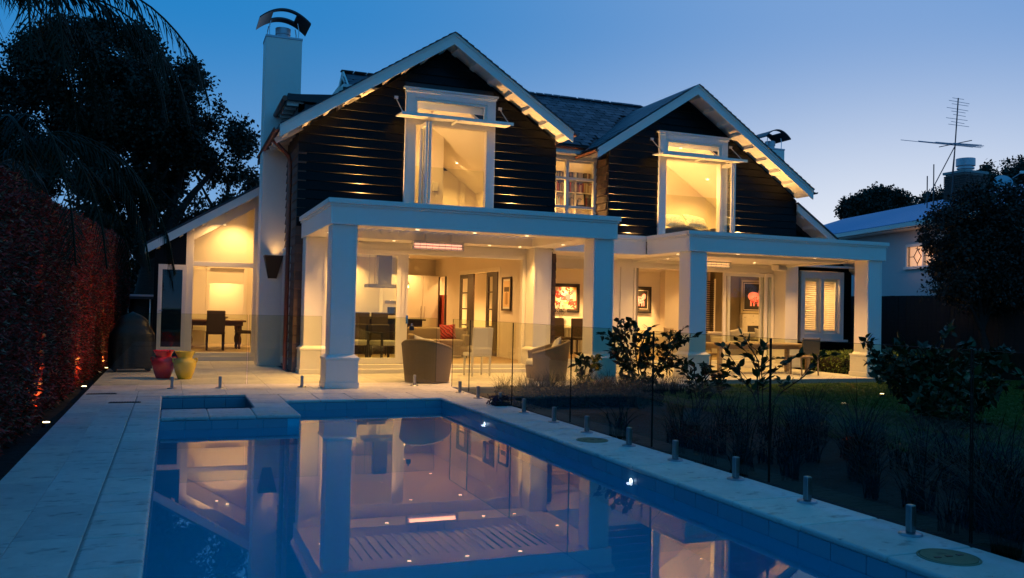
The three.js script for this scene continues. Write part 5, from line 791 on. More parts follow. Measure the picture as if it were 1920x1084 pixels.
downlight(0.95, 3.47, -21.57, 'small unseen downlight under the eave of the left wing above its open door', 12, 1.1);  // unseen lamp, placed to warm the paving outside the wing
{
  const t = thing('pendant_lamp', 'small glass pendant lamp hanging before the tall kitchen cupboards', 'pendant lamp', [5.72, 1.88, -22.0]);
  obj('wire', bar(V(0, 0.14, 0), V(0, 1.02, 0), 0.004, 6), M.black, t); obj('cap', cy(0.03, 0.02, 0.1, 0.14, 0, 0, 14), M.steel, t); obj('glass_shade', lathe([[0.03, 0.1], [0.06, 0.06], [0.065, 0.0], [0.05, -0.05]], 20), M.glass, t, true); obj('bulb', new THREE.SphereGeometry(0.025, 12, 10).translate(0, 0.03, 0), M.lens, t, true);
  const l = new THREE.PointLight(WARM, 0.8); l.name = 'lamp'; l.position.set(0, 0.03, 0); l.castShadow = true; t.add(l);
}
// ---------- plants ----------
// a photograph pixel turned into a point at the depth z where the thing stands
function at(px, py, z) { camera.updateMatrixWorld(); const t = Math.tan(THREE.MathUtils.degToRad(37.06 / 2)), d = V((px - 960) / 542 * t, (542 - py) / 542 * t, -1).applyQuaternion(camera.quaternion); return camera.position.clone().addScaledVector(d, (z - camera.position.z) / d.z); }
function leafGeo(L, w, fold = 0.25, curl = 0.2) { // pointed leaf, folded along its midrib, bent at the tip
  const pts = [], f = t => w * Math.sin(Math.PI * Math.pow(t, 0.8)) * (1 - 0.25 * t), n = 4, o = [];
  const P = (t, s) => V(s * f(t), Math.abs(s) * f(t) * fold - curl * L * t * t, L * t);
  for (let i = 0; i < n; i++) for (const s of [-1, 1]) { const a = P(i / n, 0), b = P((i + 1) / n, 0), c = P((i + 1) / n, s), d = P(i / n, s); for (const q of s > 0 ? [a, b, c, a, c, d] : [a, c, b, a, d, c]) o.push(q.x, q.y, q.z); }
  const g = new THREE.BufferGeometry(); g.setAttribute('position', new THREE.Float32BufferAttribute(o, 3)); g.computeVertexNormals(); g.setAttribute('uv', new THREE.BufferAttribute(new Float32Array(o.length / 3 * 2), 2)); return g;
}
function simpleLeaf(L, w) { const o = []; for (const q of [V(0, 0, 0), V(w, 0.2 * w, L * 0.5), V(0, -0.1 * L, L), V(0, 0, 0), V(0, -0.1 * L, L), V(-w, 0.2 * w, L * 0.5)]) o.push(q.x, q.y, q.z); const g = new THREE.BufferGeometry(); g.setAttribute('position', new THREE.Float32BufferAttribute(o, 3)); g.computeVertexNormals(); g.setAttribute('uv', new THREE.BufferAttribute(new Float32Array(12), 2)); return g; }
function spin(r) { return new THREE.Quaternion().setFromEuler(new THREE.Euler((r() - 0.5) * 2.6, r() * 6.283, (r() - 0.5) * 2.6, 'YXZ')); }
function clump(n, rad, L, w, seed) { const r = rng(seed), gs = []; for (let i = 0; i < n; i++) { const g = simpleLeaf(L * (0.7 + 0.6 * r()), w * (0.8 + 0.5 * r())); const d = V(r() - 0.5, r() - 0.5, r() - 0.5).normalize().multiplyScalar(rad * Math.cbrt(r())); g.applyQuaternion(spin(r)); g.translate(d.x, d.y, d.z); gs.push(g); } return mergeGeometries(gs); }
function scatter(name, geo, mat, parent, list, colors) { // list of [position, quaternion, scale]
  const m = new THREE.InstancedMesh(geo, mat, list.length), q = new THREE.Matrix4(), s = V(1, 1, 1); m.name = name; m.userData.kind = 'stuff'; m.castShadow = m.receiveShadow = true;
  list.forEach(([p, o, k], i) => { s.setScalar(k); q.compose(p, o, s); m.setMatrixAt(i, q); if (colors) m.setColorAt(i, colors(i)); }); parent.add(m); return m;
}
const hash3 = (x, y, z) => { const s = Math.sin(x * 12.9898 + y * 78.233 + z * 37.719) * 43758.5453; return s - Math.floor(s); };
function noise3(x, y, z) { const i = Math.floor(x), j = Math.floor(y), k = Math.floor(z), f = x - i, g = y - j, h = z - k, sm = t => t * t * (3 - 2 * t), a = sm(f), b = sm(g), c = sm(h); let s = 0; for (let p = 0; p < 2; p++) for (let q = 0; q < 2; q++) for (let r = 0; r < 2; r++) s += hash3(i + p, j + q, k + r) * (p ? a : 1 - a) * (q ? b : 1 - b) * (r ? c : 1 - c); return s; }
// crown: leaf clumps through the outer part of a set of ellipsoids, thinned by a coarse noise so that sky shows through
function crownList(blobs, count, seed, cell, thin) {
  const r = rng(seed), out = [], vol = blobs.map(b => b[3] * b[4] * b[5]), tot = vol.reduce((a, b) => a + b);
  let guard = 0;
  while (out.length < count && guard++ < count * 12) {
    let k = 0, t = r() * tot; while (t > vol[k]) t -= vol[k++];
    const [x, y, z, a, b, c] = blobs[k], d = V(r() - 0.5, r() - 0.5, r() - 0.5).normalize().multiplyScalar(0.45 + 0.55 * Math.pow(r(), 0.5)), wob = 0.82 + 0.36 * noise3(d.x * 3 + k, d.y * 3, d.z * 3 + seed);
    const p = V(x + d.x * a * wob, y + d.y * b * wob, z + d.z * c * wob);
    if (noise3(p.x / cell, p.y / cell, p.z / cell) < thin * (0.75 + 0.5 * noise3(p.x / cell / 4, p.y / cell / 4, p.z / cell / 4))) continue;
    out.push([p, spin(r), 0.7 + 0.6 * r()]);
  }
  return out;
}
function limbs(t, root, targets, r0, seed) {
  const r = rng(seed), gs = [];
  targets.forEach((b, i) => { const top = V(...b), mid = root.clone().lerp(top, 0.45).add(V((r() - 0.5) * 0.5, 0.3 + r() * 0.3, (r() - 0.5) * 0.5)); const c = new THREE.CatmullRomCurve3([root, mid, top]); for (let k = 0; k < 8; k++) { const w = q => r0 * (1 - 0.85 * q); gs.push(bar(c.getPoint(k / 8), c.getPoint((k + 1) / 8), w(k / 8), 7, w((k + 1) / 8))); } for (let k = 0; k < 4; k++) { const s = c.getPoint(0.45 + 0.14 * k), e = s.clone().add(V((r() - 0.5) * 2, 0.3 + r() * 1.1, (r() - 0.5) * 2)); gs.push(bar(s, e, r0 * 0.28, 5, r0 * 0.08)); } });
  obj('limbs', gs, M.bark, t);
}
function tree(name, label, base, blobs, o) {
  const t = thing(name, label, 'tree', [0, 0, 0], 0, o.group), b = V(...base), fork = V(b.x + (o.lean || 0), b.y + o.fork, b.z);
  const c = new THREE.CatmullRomCurve3([b.clone().add(V(0, -0.3, 0)), b.clone().lerp(fork, 0.5).add(V(0.12, 0, 0.05)), fork]), gs = []; for (let k = 0; k < 8; k++) gs.push(bar(c.getPoint(k / 8), c.getPoint((k + 1) / 8), o.r * (1 - 0.35 * k / 8), 12, o.r * (1 - 0.35 * (k + 1) / 8))); obj('trunk', gs, M.bark, t);
  limbs(t, fork, blobs.map(q => [q[0], q[1] - q[4] * 0.15, q[2]]), o.r * 0.55, o.seed + 1);
  scatter('crown', clump(16, o.cl, o.leaf, o.leaf * 0.34, o.seed), o.mat || M.leafTree, t, crownList(blobs, o.n, o.seed, o.cell, o.thin), i => { const v = 0.7 + 0.6 * hash3(i, 3, o.seed); return new THREE.Color(v * (o.tint ? o.tint[0] : 1), v * (o.tint ? o.tint[1] : 1), v * (o.tint ? o.tint[2] : 1)); });
  return t;
}
{ // big spreading evergreen behind the hedge on the left
  const z = -31, B = (px, py, rx, ry, dz = 0) => { const c = at(px, py, z + dz), k = 31 / 1617; return [c.x, c.y, c.z, rx * k, ry * k, rx * k * 0.8]; };
  tree('evergreen_tree', 'huge dark spreading evergreen tree behind the left wing of the house', [at(235, 600, z).x, -0.1, z], [B(150, 170, 130, 110), B(290, 190, 110, 90, 1), B(355, 260, 70, 80), B(230, 300, 150, 90, -1), B(420, 290, 62, 70, 0.5), B(445, 360, 45, 55, -1), B(330, 410, 130, 70), B(120, 360, 120, 80, 1), B(200, 90, 90, 50, -0.5), B(300, 500, 60, 45, -1), B(50, 250, 90, 120)], { fork: 2.6, lean: 0.7, r: 0.42, seed: 21, n: 9000, cl: 0.30, leaf: 0.12, cell: 0.62, thin: 0.55 });
  tree('background_tree', 'low dark tree seen between the hedge and the left wing', [at(268, 640, -38).x, -0.1, -38], [[...at(262, 560, -38).toArray(), 0.9, 1.3, 1], [...at(285, 520, -38).toArray(), 0.7, 0.9, 0.8]], { fork: 1, r: 0.12, seed: 31, n: 900, cl: 0.22, leaf: 0.11, cell: 0.5, thin: 0.35 });
  const zr = -46, Br = (px, py, rx, ry) => { const c = at(px, py, zr), k = 62 / 1617; return [c.x, c.y, c.z, rx * k, ry * k, rx * k]; };
  tree('background_tree', 'round dark tree standing beyond the neighbouring tin roof', [at(1648, 440, zr).x, 0, zr], [Br(1610, 392, 32, 20), Br(1650, 380, 42, 24), Br(1690, 390, 30, 20), Br(1648, 402, 60, 20)], { fork: 6, r: 0.35, seed: 41, n: 1900, cl: 0.4, leaf: 0.2, cell: 0.8, thin: 0.28 });
  const zq = -34, Bq = (px, py, rx, ry, dz = 0) => { const c = at(px, py, zq + dz), k = 46 / 1617; return [c.x, c.y, c.z, rx * k, ry * k, rx * k]; };
  tree('background_tree', 'wide dark tree behind the brick chimney next door', [at(1850, 600, zq).x, 0, zq], [Bq(1770, 385, 42, 30), Bq(1840, 370, 60, 40), Bq(1895, 335, 60, 40), Bq(1905, 400, 60, 60), Bq(1800, 410, 60, 30)], { fork: 3, r: 0.4, seed: 51, n: 3000, cl: 0.36, leaf: 0.16, cell: 0.7, thin: 0.34 });
  const zt = -16, Bt = (px, py, rx, ry, dz = 0) => { const c = at(px, py, zt + dz), k = 24 / 1617; return [c.x, c.y, c.z, rx * k, ry * k, rx * k * 0.8]; };
  tree('plum_tree', 'dark purplish tree hanging over the fence before the lit neighbouring window', [at(1840, 640, zt).x, -0.1, zt], [Bt(1800, 435, 66, 55), Bt(1850, 400, 70, 55), Bt(1800, 510, 50, 55, 0.3), Bt(1850, 500, 90, 80), Bt(1910, 430, 60, 80), Bt(1900, 540, 70, 60), Bt(1752, 545, 24, 12, 0.5)], { fork: 1.2, r: 0.13, seed: 61, n: 2600, cl: 0.17, leaf: 0.085, cell: 0.32, thin: 0.36, tint: [1.5, 0.8, 0.8] });
}
{ // tall red-tipped hedge along the pool deck
  const t = thing('hedge', 'tall clipped hedge of dark red leaves along the pool deck', 'hedge'), r = rng(77), list = [], face = z => -1.42 + Math.max(0, (-z - 16)) * 0.02, top = z => 2.42 + Math.min(0.5, (-z - 8) * 0.03);
  const cg = []; for (let z = -27; z < -0.5; z += 3) cg.push(sheet(V(-3.0, -0.1, z + 3), V(face(z + 1.5) - 0.14, -0.1, z + 3), V(face(z + 1.5) - 0.14, -0.1, z), V(-3.0, -0.1, z), V(0, top(z) - 0.05, 0)));
  obj('dense_core', cg, M.bark, t);
  const addLeaf = (x, y, z) => { const q = new THREE.Quaternion().setFromEuler(new THREE.Euler((r() - 0.7) * 1.8, Math.PI / 2 + (r() - 0.5) * 2.4, (r() - 0.5) * 1.6, 'YXZ')); list.push([V(x, y, z), q, 0.75 + 0.6 * r()]); };
  for (let i = 0; i < 98000; i++) { const z = -1.5 - 25.8 * Math.pow(r(), 0.85), y = -0.05 + r() * (top(z) + 0.15), b = 0.10 * (noise3(z * 2.2, y * 2.2, 3) - 0.5) + 0.05 * (noise3(z * 7, y * 7, 5) - 0.5); addLeaf(face(z) + b - Math.pow(r(), 2) * 0.16 - (y > top(z) - 0.15 ? (y - top(z) + 0.15) * 0.5 : 0), y + 0.06 * (noise3(z * 3, 1, 1) - 0.5), z); }
  for (let i = 0; i < 22000; i++) { const z = -1.5 - 25.8 * r(), x = face(z) - 0.1 - 1.3 * r(); addLeaf(x, top(z) + 0.02 + 0.12 * noise3(z * 3, x * 3, 2) + 0.1 * r() * r(), z); }
  scatter('leaves', leafGeo(0.058, 0.014), M.leafRed, t, list, i => { const k = hash3(i, 1, 2), p = list[i][0], m = noise3(p.z * 1.3, p.y * 1.3, 9); return k < 0.55 + 0.3 * (m - 0.5) ? new THREE.Color(0.7 + 0.8 * hash3(i, 5, 1), 0.9, 0.9) : k < 0.9 ? new THREE.Color(0.22, 0.9, 0.7) : new THREE.Color(0.95, 4.2, 3.6); });
}
function palm(px, py, z, n, len, seed, label) {
  const c = at(px, py, z), t = thing('palm_tree', label, 'palm', [c.x, -0.1, c.z], 0, 'palms behind the hedge'), r = rng(seed), H = c.y + 0.1;
  const tg = []; for (let k = 0; k < 14; k++) tg.push(cy(0.12 + 0.012 * (k % 2), 0.115, H * k / 14, H * (k + 1) / 14, 0.02 * Math.sin(k), 0, 14)); obj('trunk', tg, M.bark, t);
  obj('crown_shaft', lathe([[0.13, H - 0.05], [0.15, H + 0.1], [0.09, H + 0.4], [0.001, H + 0.5]], 14), M.palm, t, true);
  for (let i = 0; i < n; i++) {
    const a = i / n * 6.283 + r() * 0.4, up = 0.25 + 0.75 * r(), L = len * (0.8 + 0.4 * r()), d = V(Math.cos(a), 0, Math.sin(a));
    const curve = new THREE.CatmullRomCurve3([V(0, H + 0.3, 0), d.clone().multiplyScalar(L * 0.35).add(V(0, H + 0.35 + up * 0.55, 0)), d.clone().multiplyScalar(L * 0.72).add(V(0, H + 0.25 + up * 0.4, 0)), d.clone().multiplyScalar(L * 0.98).add(V(0, H - 0.35 + up * 0.1, 0)), d.clone().multiplyScalar(L * 1.06).add(V(0, H - 0.95, 0))]);
    const gs = [new THREE.TubeGeometry(curve, 18, 0.013, 5)], side = V(0, 1, 0).cross(d);
    for (let k = 0; k < 46; k++) for (const s of [-1, 1]) { const u = 0.12 + 0.87 * k / 46, p = curve.getPoint(u), tn = curve.getTangent(u), ll = (0.34 + 0.12 * Math.sin(u * 3)) * (u > 0.9 ? 0.7 : 1) * (0.8 + 0.4 * r()), dir = side.clone().multiplyScalar(s * (0.55 + 0.3 * r())).addScaledVector(tn, 0.6).add(V(0, -0.55 - 0.9 * r(), 0)).normalize(); const e = p.clone().addScaledVector(dir, ll), m = p.clone().lerp(e, 0.5).add(V(0, 0.05, 0)), w = tn.clone().multiplyScalar(0.013); const o = []; for (const q of [p.clone().sub(w.clone().multiplyScalar(0.6)), p.clone().add(w.clone().multiplyScalar(0.6)), m.clone().add(w), p.clone().sub(w.clone().multiplyScalar(0.6)), m.clone().add(w), m.clone().sub(w), m.clone().sub(w), m.clone().add(w), e]) o.push(q.x, q.y, q.z); const g = new THREE.BufferGeometry(); g.setAttribute('position', new THREE.Float32BufferAttribute(o, 3)); g.computeVertexNormals(); gs.push(g); }
    obj('frond', gs, M.palm, t);
  }
}
palm(-70, 30, -12.0, 20, 2.3, 91, 'palm with arching fronds rising highest above the red hedge'); palm(-30, 360, -12.6, 18, 2.1, 95, 'shorter palm drooping its fronds over the red hedge');

// leafy shrubs in the bed behind the pool fence: every leaf its own piece
const bigLeaf = [leafGeo(0.15, 0.045, 0.3, 0.15), leafGeo(0.125, 0.04, 0.2, 0.35), leafGeo(0.165, 0.046, 0.3, -0.08)];
function shrub(label, x, z, h, spread, stems, leaves, seed, mats, name = 'leafy_shrub', scale = 1, extra = 0, y = -0.1) {
  const t = thing(name, label, 'shrub', [x, y, z], 0, 'leafy shrubs behind the pool fence'), r = rng(seed), gs = [], tips = [];
  const main = Math.max(3, Math.round(stems / 4));
  for (let i = 0; i < main; i++) {
    const a = i / main * 6.283 + r() * 0.9, s = spread * (0.2 + 0.7 * r()), hh = h * (0.7 + 0.3 * r()), c = new THREE.CatmullRomCurve3([V(0.05 * Math.cos(a), 0, 0.05 * Math.sin(a)), V(0.35 * s * Math.cos(a), hh * 0.4, 0.35 * s * Math.sin(a)), V(s * Math.cos(a + 0.2) * 0.75, hh * 0.75, s * Math.sin(a + 0.2) * 0.75), V(s * Math.cos(a), hh, s * Math.sin(a))]); gs.push(new THREE.TubeGeometry(c, 10, 0.009, 5)); tips.push(c);
    for (let k = 0; k < 4; k++) { const u = 0.18 + 0.2 * k + 0.1 * r(), p = c.getPoint(u), b = a + (r() - 0.5) * 3.4, L = spread * (0.25 + 0.4 * r()) * (1.15 - 0.5 * u), e = p.clone().add(V(L * Math.cos(b), L * (0.35 + 0.7 * r()), L * Math.sin(b))), q = p.clone().lerp(e, 0.5).add(V((r() - 0.5) * 0.06, 0.05, (r() - 0.5) * 0.06)), cc = new THREE.CatmullRomCurve3([p, q, e]); gs.push(new THREE.TubeGeometry(cc, 6, 0.005, 5)); tips.push(cc); }
  }
  obj('stems', gs, M.bark, t);
  for (let i = 0; i < leaves; i++) { const c = tips[i % tips.length], u = 0.25 + 0.75 * Math.pow(r(), 0.8), p = c.getPoint(u), tn = c.getTangent(u), az = i * 2.4 + r(), out = V(Math.cos(az), 0, Math.sin(az)).addScaledVector(tn, 0.5 + 0.9 * u).add(V(0, 0.15, 0)).normalize(); const m = mesh('leaf', bigLeaf[Math.floor(r() * 3)], mats[Math.floor(r() * mats.length)], t, p.x, p.y, p.z, 0, 0, 0, scale * (0.7 + 0.55 * r())); m.quaternion.setFromRotationMatrix(new THREE.Matrix4().lookAt(out, V(0, 0, 0), V((r() - 0.5) * 2.2, 1, (r() - 0.5) * 2.2))); }
  if (extra) { const list = []; for (let i = 0; i < extra; i++) { const c = tips[i % tips.length], p = c.getPoint(0.1 + 0.85 * r()).add(V((r() - 0.5) * 0.14, (r() - 0.5) * 0.1, (r() - 0.5) * 0.14)); list.push([p, spin(r), scale * (0.55 + 0.4 * r())]); } scatter('inner_foliage', bigLeaf[1], mats[0], t, list); }
}
shrub('tall leafy shrub before the middle portico posts', 6.72, -11.6, 1.36, 0.80, 44, 298, 101, [M.leafDark, M.leafMid], 'leafy_shrub', 0.9, 620);
shrub('low leafy shrub between the tall shrub and the sprawling one', 7.55, -11.2, 0.7, 0.55, 20, 150, 109, [M.leafDark, M.leafMid], 'leafy_shrub', 0.85, 120);  // extra shrub, placed to screen the lit portico from the pool reflection
shrub('small leafy shrub beside the portico post and the grasses', 6.75, -13.6, 0.72, 0.26, 8, 80, 102, [M.leafDark, M.leafMid]);
shrub('sparse sprawling shrub with broad leaves before the teak table', 8.2, -10.6, 1.05, 0.95, 20, 150, 103, [M.leafDark, M.leafMid], 'leafy_shrub', 0.95);
shrub('large glossy shrub with a garden light behind it', 9.55, -8.9, 1.12, 0.95, 36, 298, 104, [M.leafDark, M.leafMid], 'leafy_shrub', 1.0, 1100);
shrub('low broad leaved shrub at the foot of the large glossy shrub', 8.6, -7.6, 0.72, 0.8, 22, 210, 105, [M.leafDark, M.leafMid], 'leafy_shrub', 1.05, 500);
shrub('second large glossy shrub growing against the lit one', 10.25, -9.3, 1.0, 0.85, 36, 280, 108, [M.leafDark, M.leafMid], 'leafy_shrub', 1.0, 1100);
shrub('low leafy shrub farthest along the fence, beyond the large glossy shrub', 10.2, -7.3, 0.7, 0.75, 18, 180, 106, [M.leafDark, M.leafMid], 'leafy_shrub', 1.05, 500);
shrub('small leafy shrub on the lawn lit by the garden spotlight', 12.72, -12.55, 0.62, 0.42, 16, 110, 107, [M.leafMid], 'leafy_shrub', 1.1);
// clipped low box plants, each of small leaves
function boxPlant(label, x0, x1, z0, z1, h, mat, n, seed, group, name = 'box_shrub', leaf = 0.05) {
  const t = thing(name, label, 'shrub', [(x0 + x1) / 2, -0.1, (z0 + z1) / 2], 0, group), r = rng(seed), list = [], a = (x1 - x0) / 2, c = (z1 - z0) / 2; obj('dense_core', rb(-a * 0.86, a * 0.86, 0, h * 0.8, -c * 0.86, c * 0.86, h * 0.25, 3), M.bark, t);
  for (let i = 0; i < n; i++) { const top = r() < 0.5; let x = (r() * 2 - 1) * a, z = (r() * 2 - 1) * c, y = h * (0.9 + 0.25 * noise3((x + x0) * 4, (z + z0) * 4, 3)); if (!top) { if (r() < 0.5) x = Math.sign(x) * a * (0.9 + 0.12 * r()); else z = Math.sign(z) * c * (0.9 + 0.12 * r()); y *= r(); } list.push([V(x, y, z), spin(r), 0.6 + 0.8 * r()]); }
  scatter('leaves', leafGeo(leaf, leaf * 0.28), mat, t, list, i => { const v = 0.55 + 0.8 * hash3(i, 7, seed); return new THREE.Color(v, v, v); });
}
boxPlant('lime green low shrub beside the rear portico post', 15.75, 16.7, -18.9, -17.2, 0.5, M.leafLime, 2600, 111, 'low shrubs under the shuttered window', 'box_shrub', 0.07); boxPlant('lime green low shrub beside the front portico post', 16.5, 17.9, -18.4, -16.6, 0.52, M.leafLime, 3000, 112, 'low shrubs under the shuttered window', 'box_shrub', 0.07);
boxPlant('dark clipped low hedge block beside the pool fence', 4.85, 7.3, -13.0, -11.9, 0.2, leafMat([0.008, 0.014, 0.006], 0.6, 0.2), 6500, 113, null, 'low_hedge', 0.045);
boxPlant('small purple flowering tuft in the coping by the fence', 4.28, 4.60, -11.75, -11.45, 0.2, leafMat([0.06, 0.025, 0.05], 0.6), 420, 114, null, 'flowering_plant', 0.04);
// strappy grasses and the lawn's blades: nobody could count them
{
  const bladeGeo = (h, w, lean) => { const o = [], n = 4, P = (t, s) => V(s * w * (1 - t * 0.92), h * (t - 0.25 * lean * t * t), lean * h * t * t); for (let i = 0; i < n; i++) { const a = P(i / n, -1), b = P(i / n, 1), c = P((i + 1) / n, 1), d = P((i + 1) / n, -1); for (const q of [a, b, c, a, c, d]) o.push(q.x, q.y, q.z); } const g = new THREE.BufferGeometry(); g.setAttribute('position', new THREE.Float32BufferAttribute(o, 3)); g.computeVertexNormals(); g.setAttribute('uv', new THREE.BufferAttribute(new Float32Array(o.length / 3 * 2), 2)); return g; };
  const r = rng(131), tuft = mergeGeometries(Array.from({ length: 34 }, (_, i) => bladeGeo(0.4 + 0.4 * r(), 0.0085, 0.3 + 1.1 * r()).rotateY(i * 2.4).translate((r() - 0.5) * 0.12, 0, (r() - 0.5) * 0.12))), list = [];
  for (let i = 0; i < 105; i++) { const z = -2.2 - 6.9 * r(), x = 4.85 + 2.9 * Math.pow(r(), 1.2); list.push([V(x, -0.1, z), new THREE.Quaternion().setFromAxisAngle(V(0, 1, 0), r() * 6.28), 0.75 + 0.5 * r()]); }
  for (let i = 0; i < 90; i++) { const x = 5.2 + 3.6 * r(); list.push([V(x, -0.1, -13.3 - 0.9 * r()), new THREE.Quaternion().setFromAxisAngle(V(0, 1, 0), r() * 6.28), 0.42 + 0.35 * r()]); }
  const g = scatter(numbered('ornamental_grass'), tuft, M.blade, scene, list, i => { const v = 0.6 + 0.7 * hash3(i, 4, 4); return new THREE.Color(v, v, v); }); tag(g, 'dark strappy grasses massed behind the pool fence', 'grass', null, 'stuff');
  const lb = mergeGeometries(Array.from({ length: 14 }, (_, i) => bladeGeo(0.03 + 0.02 * r(), 0.0022, 0.3 + 0.7 * r()).rotateY(i * 2.4).translate((r() - 0.5) * 0.06, 0, (r() - 0.5) * 0.06))), ll = [];
  for (let i = 0; i < 30000; i++) { const z = -4 - 11.1 * r(), x = 7.5 + 11.8 * r(); ll.push([V(x, -0.10, z), new THREE.Quaternion().setFromAxisAngle(V(0, 1, 0), r() * 6.28), 0.8 + 0.6 * r()]); }
  const gl = scatter(numbered('lawn_grass'), lb, leafMat([0.085, 0.15, 0.03], 0.6, 0.3), scene, ll, i => { const v = 0.6 + 0.7 * hash3(i, 8, 4); return new THREE.Color(v, v, v); }); tag(gl, 'short mown grass blades of the lawn', 'grass', null, 'stuff');
}
// ---------- next door ----------
{
  const A = [24.3, -0.1, -27.64], th = -1.806, n = thing('neighbour_house', 'pale rendered house with a tin roof beyond the fence', 'house', A, th);
  const wx0 = 5.7, wx1 = 7.4, wy0 = 3.2, wy1 = 3.86;
  obj('wall', [slab([[-6, 0], [13, 0], [13, 4.6], [-6, 4.6]], -0.25, 0, [[[wx0, wy0], [wx1, wy0], [wx1, wy1], [wx0, wy1]].reverse()]), bx(-6, -5.8, 0, 5, -8, -0.26), bx(-6, 13, 0, 4.6, -8.2, -8)], M.render, n);
  const w = part('window', n); obj('frame', [bx(wx0 - 0.09, wx1 + 0.09, wy1, wy1 + 0.09, -0.1, 0.04), bx(wx0 - 0.14, wx1 + 0.14, wy0 - 0.09, wy0, -0.1, 0.08), bx(wx0 - 0.09, wx0, wy0 + 0.001, wy1 - 0.001, -0.1, 0.04), bx(wx1, wx1 + 0.09, wy0 + 0.001, wy1 - 0.001, -0.1, 0.04), bx(6.52, 6.58, wy0, wy1, -0.08, 0.03)], M.white, w);
  obj('window_pane', bx(wx0, wx1, wy0, wy1, -0.09, -0.085), std([0.8, 0.5, 0.3], 0.5, { emissive: lin(1, 0.52, 0.27), emissiveIntensity: 0.62 }), w);
  const lead = []; for (const cx of [6.12, 6.98]) { const a = 0.2, b = 0.24, cyy = (wy0 + wy1) / 2; const q = [V(cx - a, cyy, -0.07), V(cx, cyy + b, -0.07), V(cx + a, cyy, -0.07), V(cx, cyy - b, -0.07)]; for (let i = 0; i < 4; i++) lead.push(bar(q[i], q[(i + 1) % 4], 0.014, 5)); lead.push(bar(q[0], V(cx - 0.42, cyy, -0.07), 0.012, 5), bar(q[2], V(cx + 0.42, cyy, -0.07), 0.012, 5), bar(q[1], V(cx, wy1, -0.07), 0.012, 5), bar(q[3], V(cx, wy0, -0.07), 0.012, 5)); } obj('lead_bars', lead, M.black, w);
  const pl = new THREE.PointLight(lin(1, 0.52, 0.27), 0.35); pl.name = 'lamp'; pl.position.set(6.3, 3.5, 0.25); pl.castShadow = true; pl.shadow.radius = 8; n.add(pl);
  const rg = new THREE.PlaneGeometry(19.6, 6, 19.6 / 0.152 * 6 | 0, 1), p = rg.attributes.position; for (let i = 0; i < p.count; i++) { const x = p.getX(i), v = (p.getY(i) + 3) / 6; p.setXYZ(i, x + 3.6, 4.62 + v * 1.55 + 0.018 * Math.cos(x / 0.152 * Math.PI * 2), 0.55 - v * 4.8); } rg.computeVertexNormals(); obj('roof', [rg], new THREE.MeshStandardMaterial({ color: lin(0.16, 0.34, 0.50), roughness: 0.35, metalness: 0.3, side: THREE.DoubleSide }), n);  // blue of the reflected sky put into the roof colour
  obj('rear_roof', sheet(V(-6.2, 6.16, -4.25), V(13.4, 6.16, -4.25), V(13.4, 4.6, -8.6), V(-6.2, 4.6, -8.6), V(0, -0.03, 0)), M.roofIron, n);
  obj('eave_gutter', [bx(-6.2, 13.4, 4.46, 4.6, 0.45, 0.58), bx(-6.2, 13.4, 4.42, 4.455, 0.001, 0.44)], M.white, n);
  obj('gable_end', slab([[0.0, 4.6], [-4.25, 6.1], [-8, 4.6]].map(([z, y]) => [-z, y]), 0, 0.2).rotateY(Math.PI / 2).translate(-6, 0, 0), M.render, n);
  const c = thing('brick_chimney', 'dark brick chimney with a round metal cowl next door', 'chimney', [27.3, 4.4, -23.6]); const bg = fuse(rb(-0.115, 0.115, -0.034, 0.034, -0.05, 0.05, 0.004, 1)); obj('mortar_core', bx(-0.52, 0.52, 0, 2.35, -0.42, 0.42), M.grout, c); const bs = [[], []];
  for (let j = 0; j < 28; j++) for (let i = 0; i < 4; i++) { const x = -0.39 + i * 0.26 + (j % 2 ? 0.06 : -0.03), y = 0.1 + j * 0.08; bs[(i + j * 3) % 2].push(bg.clone().translate(x, y, 0.43)); bs[(i + j) % 2].push(bg.clone().rotateY(Math.PI / 2).translate(-0.53, y, -0.34 + i * 0.24)); }
  bs.forEach((q, i) => tag(obj('brickwork', q, [M.brick, M.brick2][i], c), null, null, null, 'stuff')); obj('cap', rb(-0.6, 0.6, 2.351, 2.45, -0.5, 0.5, 0.02), M.grout, c);
  obj('metal_cowl', [cy(0.22, 0.22, 2.451, 2.6, 0, 0, 24), cy(0.30, 0.30, 2.56, 2.62, 0, 0, 24), cy(0.33, 0.33, 2.68, 2.95, 0, 0, 28), cy(0.25, 0.25, 2.62, 2.68, 0, 0, 24)], M.galv, c);
  const a0 = at(1782, 420, -23.0), a1 = at(1797, 184, -23.0), a = thing('television_antenna', 'tall television antenna with two sets of cross rods beside the brick chimney', 'antenna', [a0.x, 5.2, -23.0]); const H = a1.y - 5.2, lean = a1.x - a0.x, X = y => lean * (y / H);
  obj('mast', bar(V(0, -0.1, 0), V(lean, H, 0), 0.022, 8), M.darkSteel, a); obj('stay', [bar(V(X(H * 0.58), H * 0.58, 0), V(-1.35, 0.2, 0.1), 0.018, 6), bar(V(X(H * 0.58), H * 0.58, 0), V(0.5, 1.4, -0.4), 0.014, 6)], M.darkSteel, a);
  for (let k = 0; k < 9; k++) { const y = H - 0.02 - k * 0.125, w = [0.28, 0.5, 0.4, 0.52, 0.34, 0.3, 0.52, 0.32, 0.5][k]; obj('cross_rod', bar(V(X(y) - w, y + 0.0, 0.05 * (k % 3)), V(X(y) + w, y - 0.02 * (k % 2), 0.05 * (k % 3)), 0.009, 5), M.galv, a); }
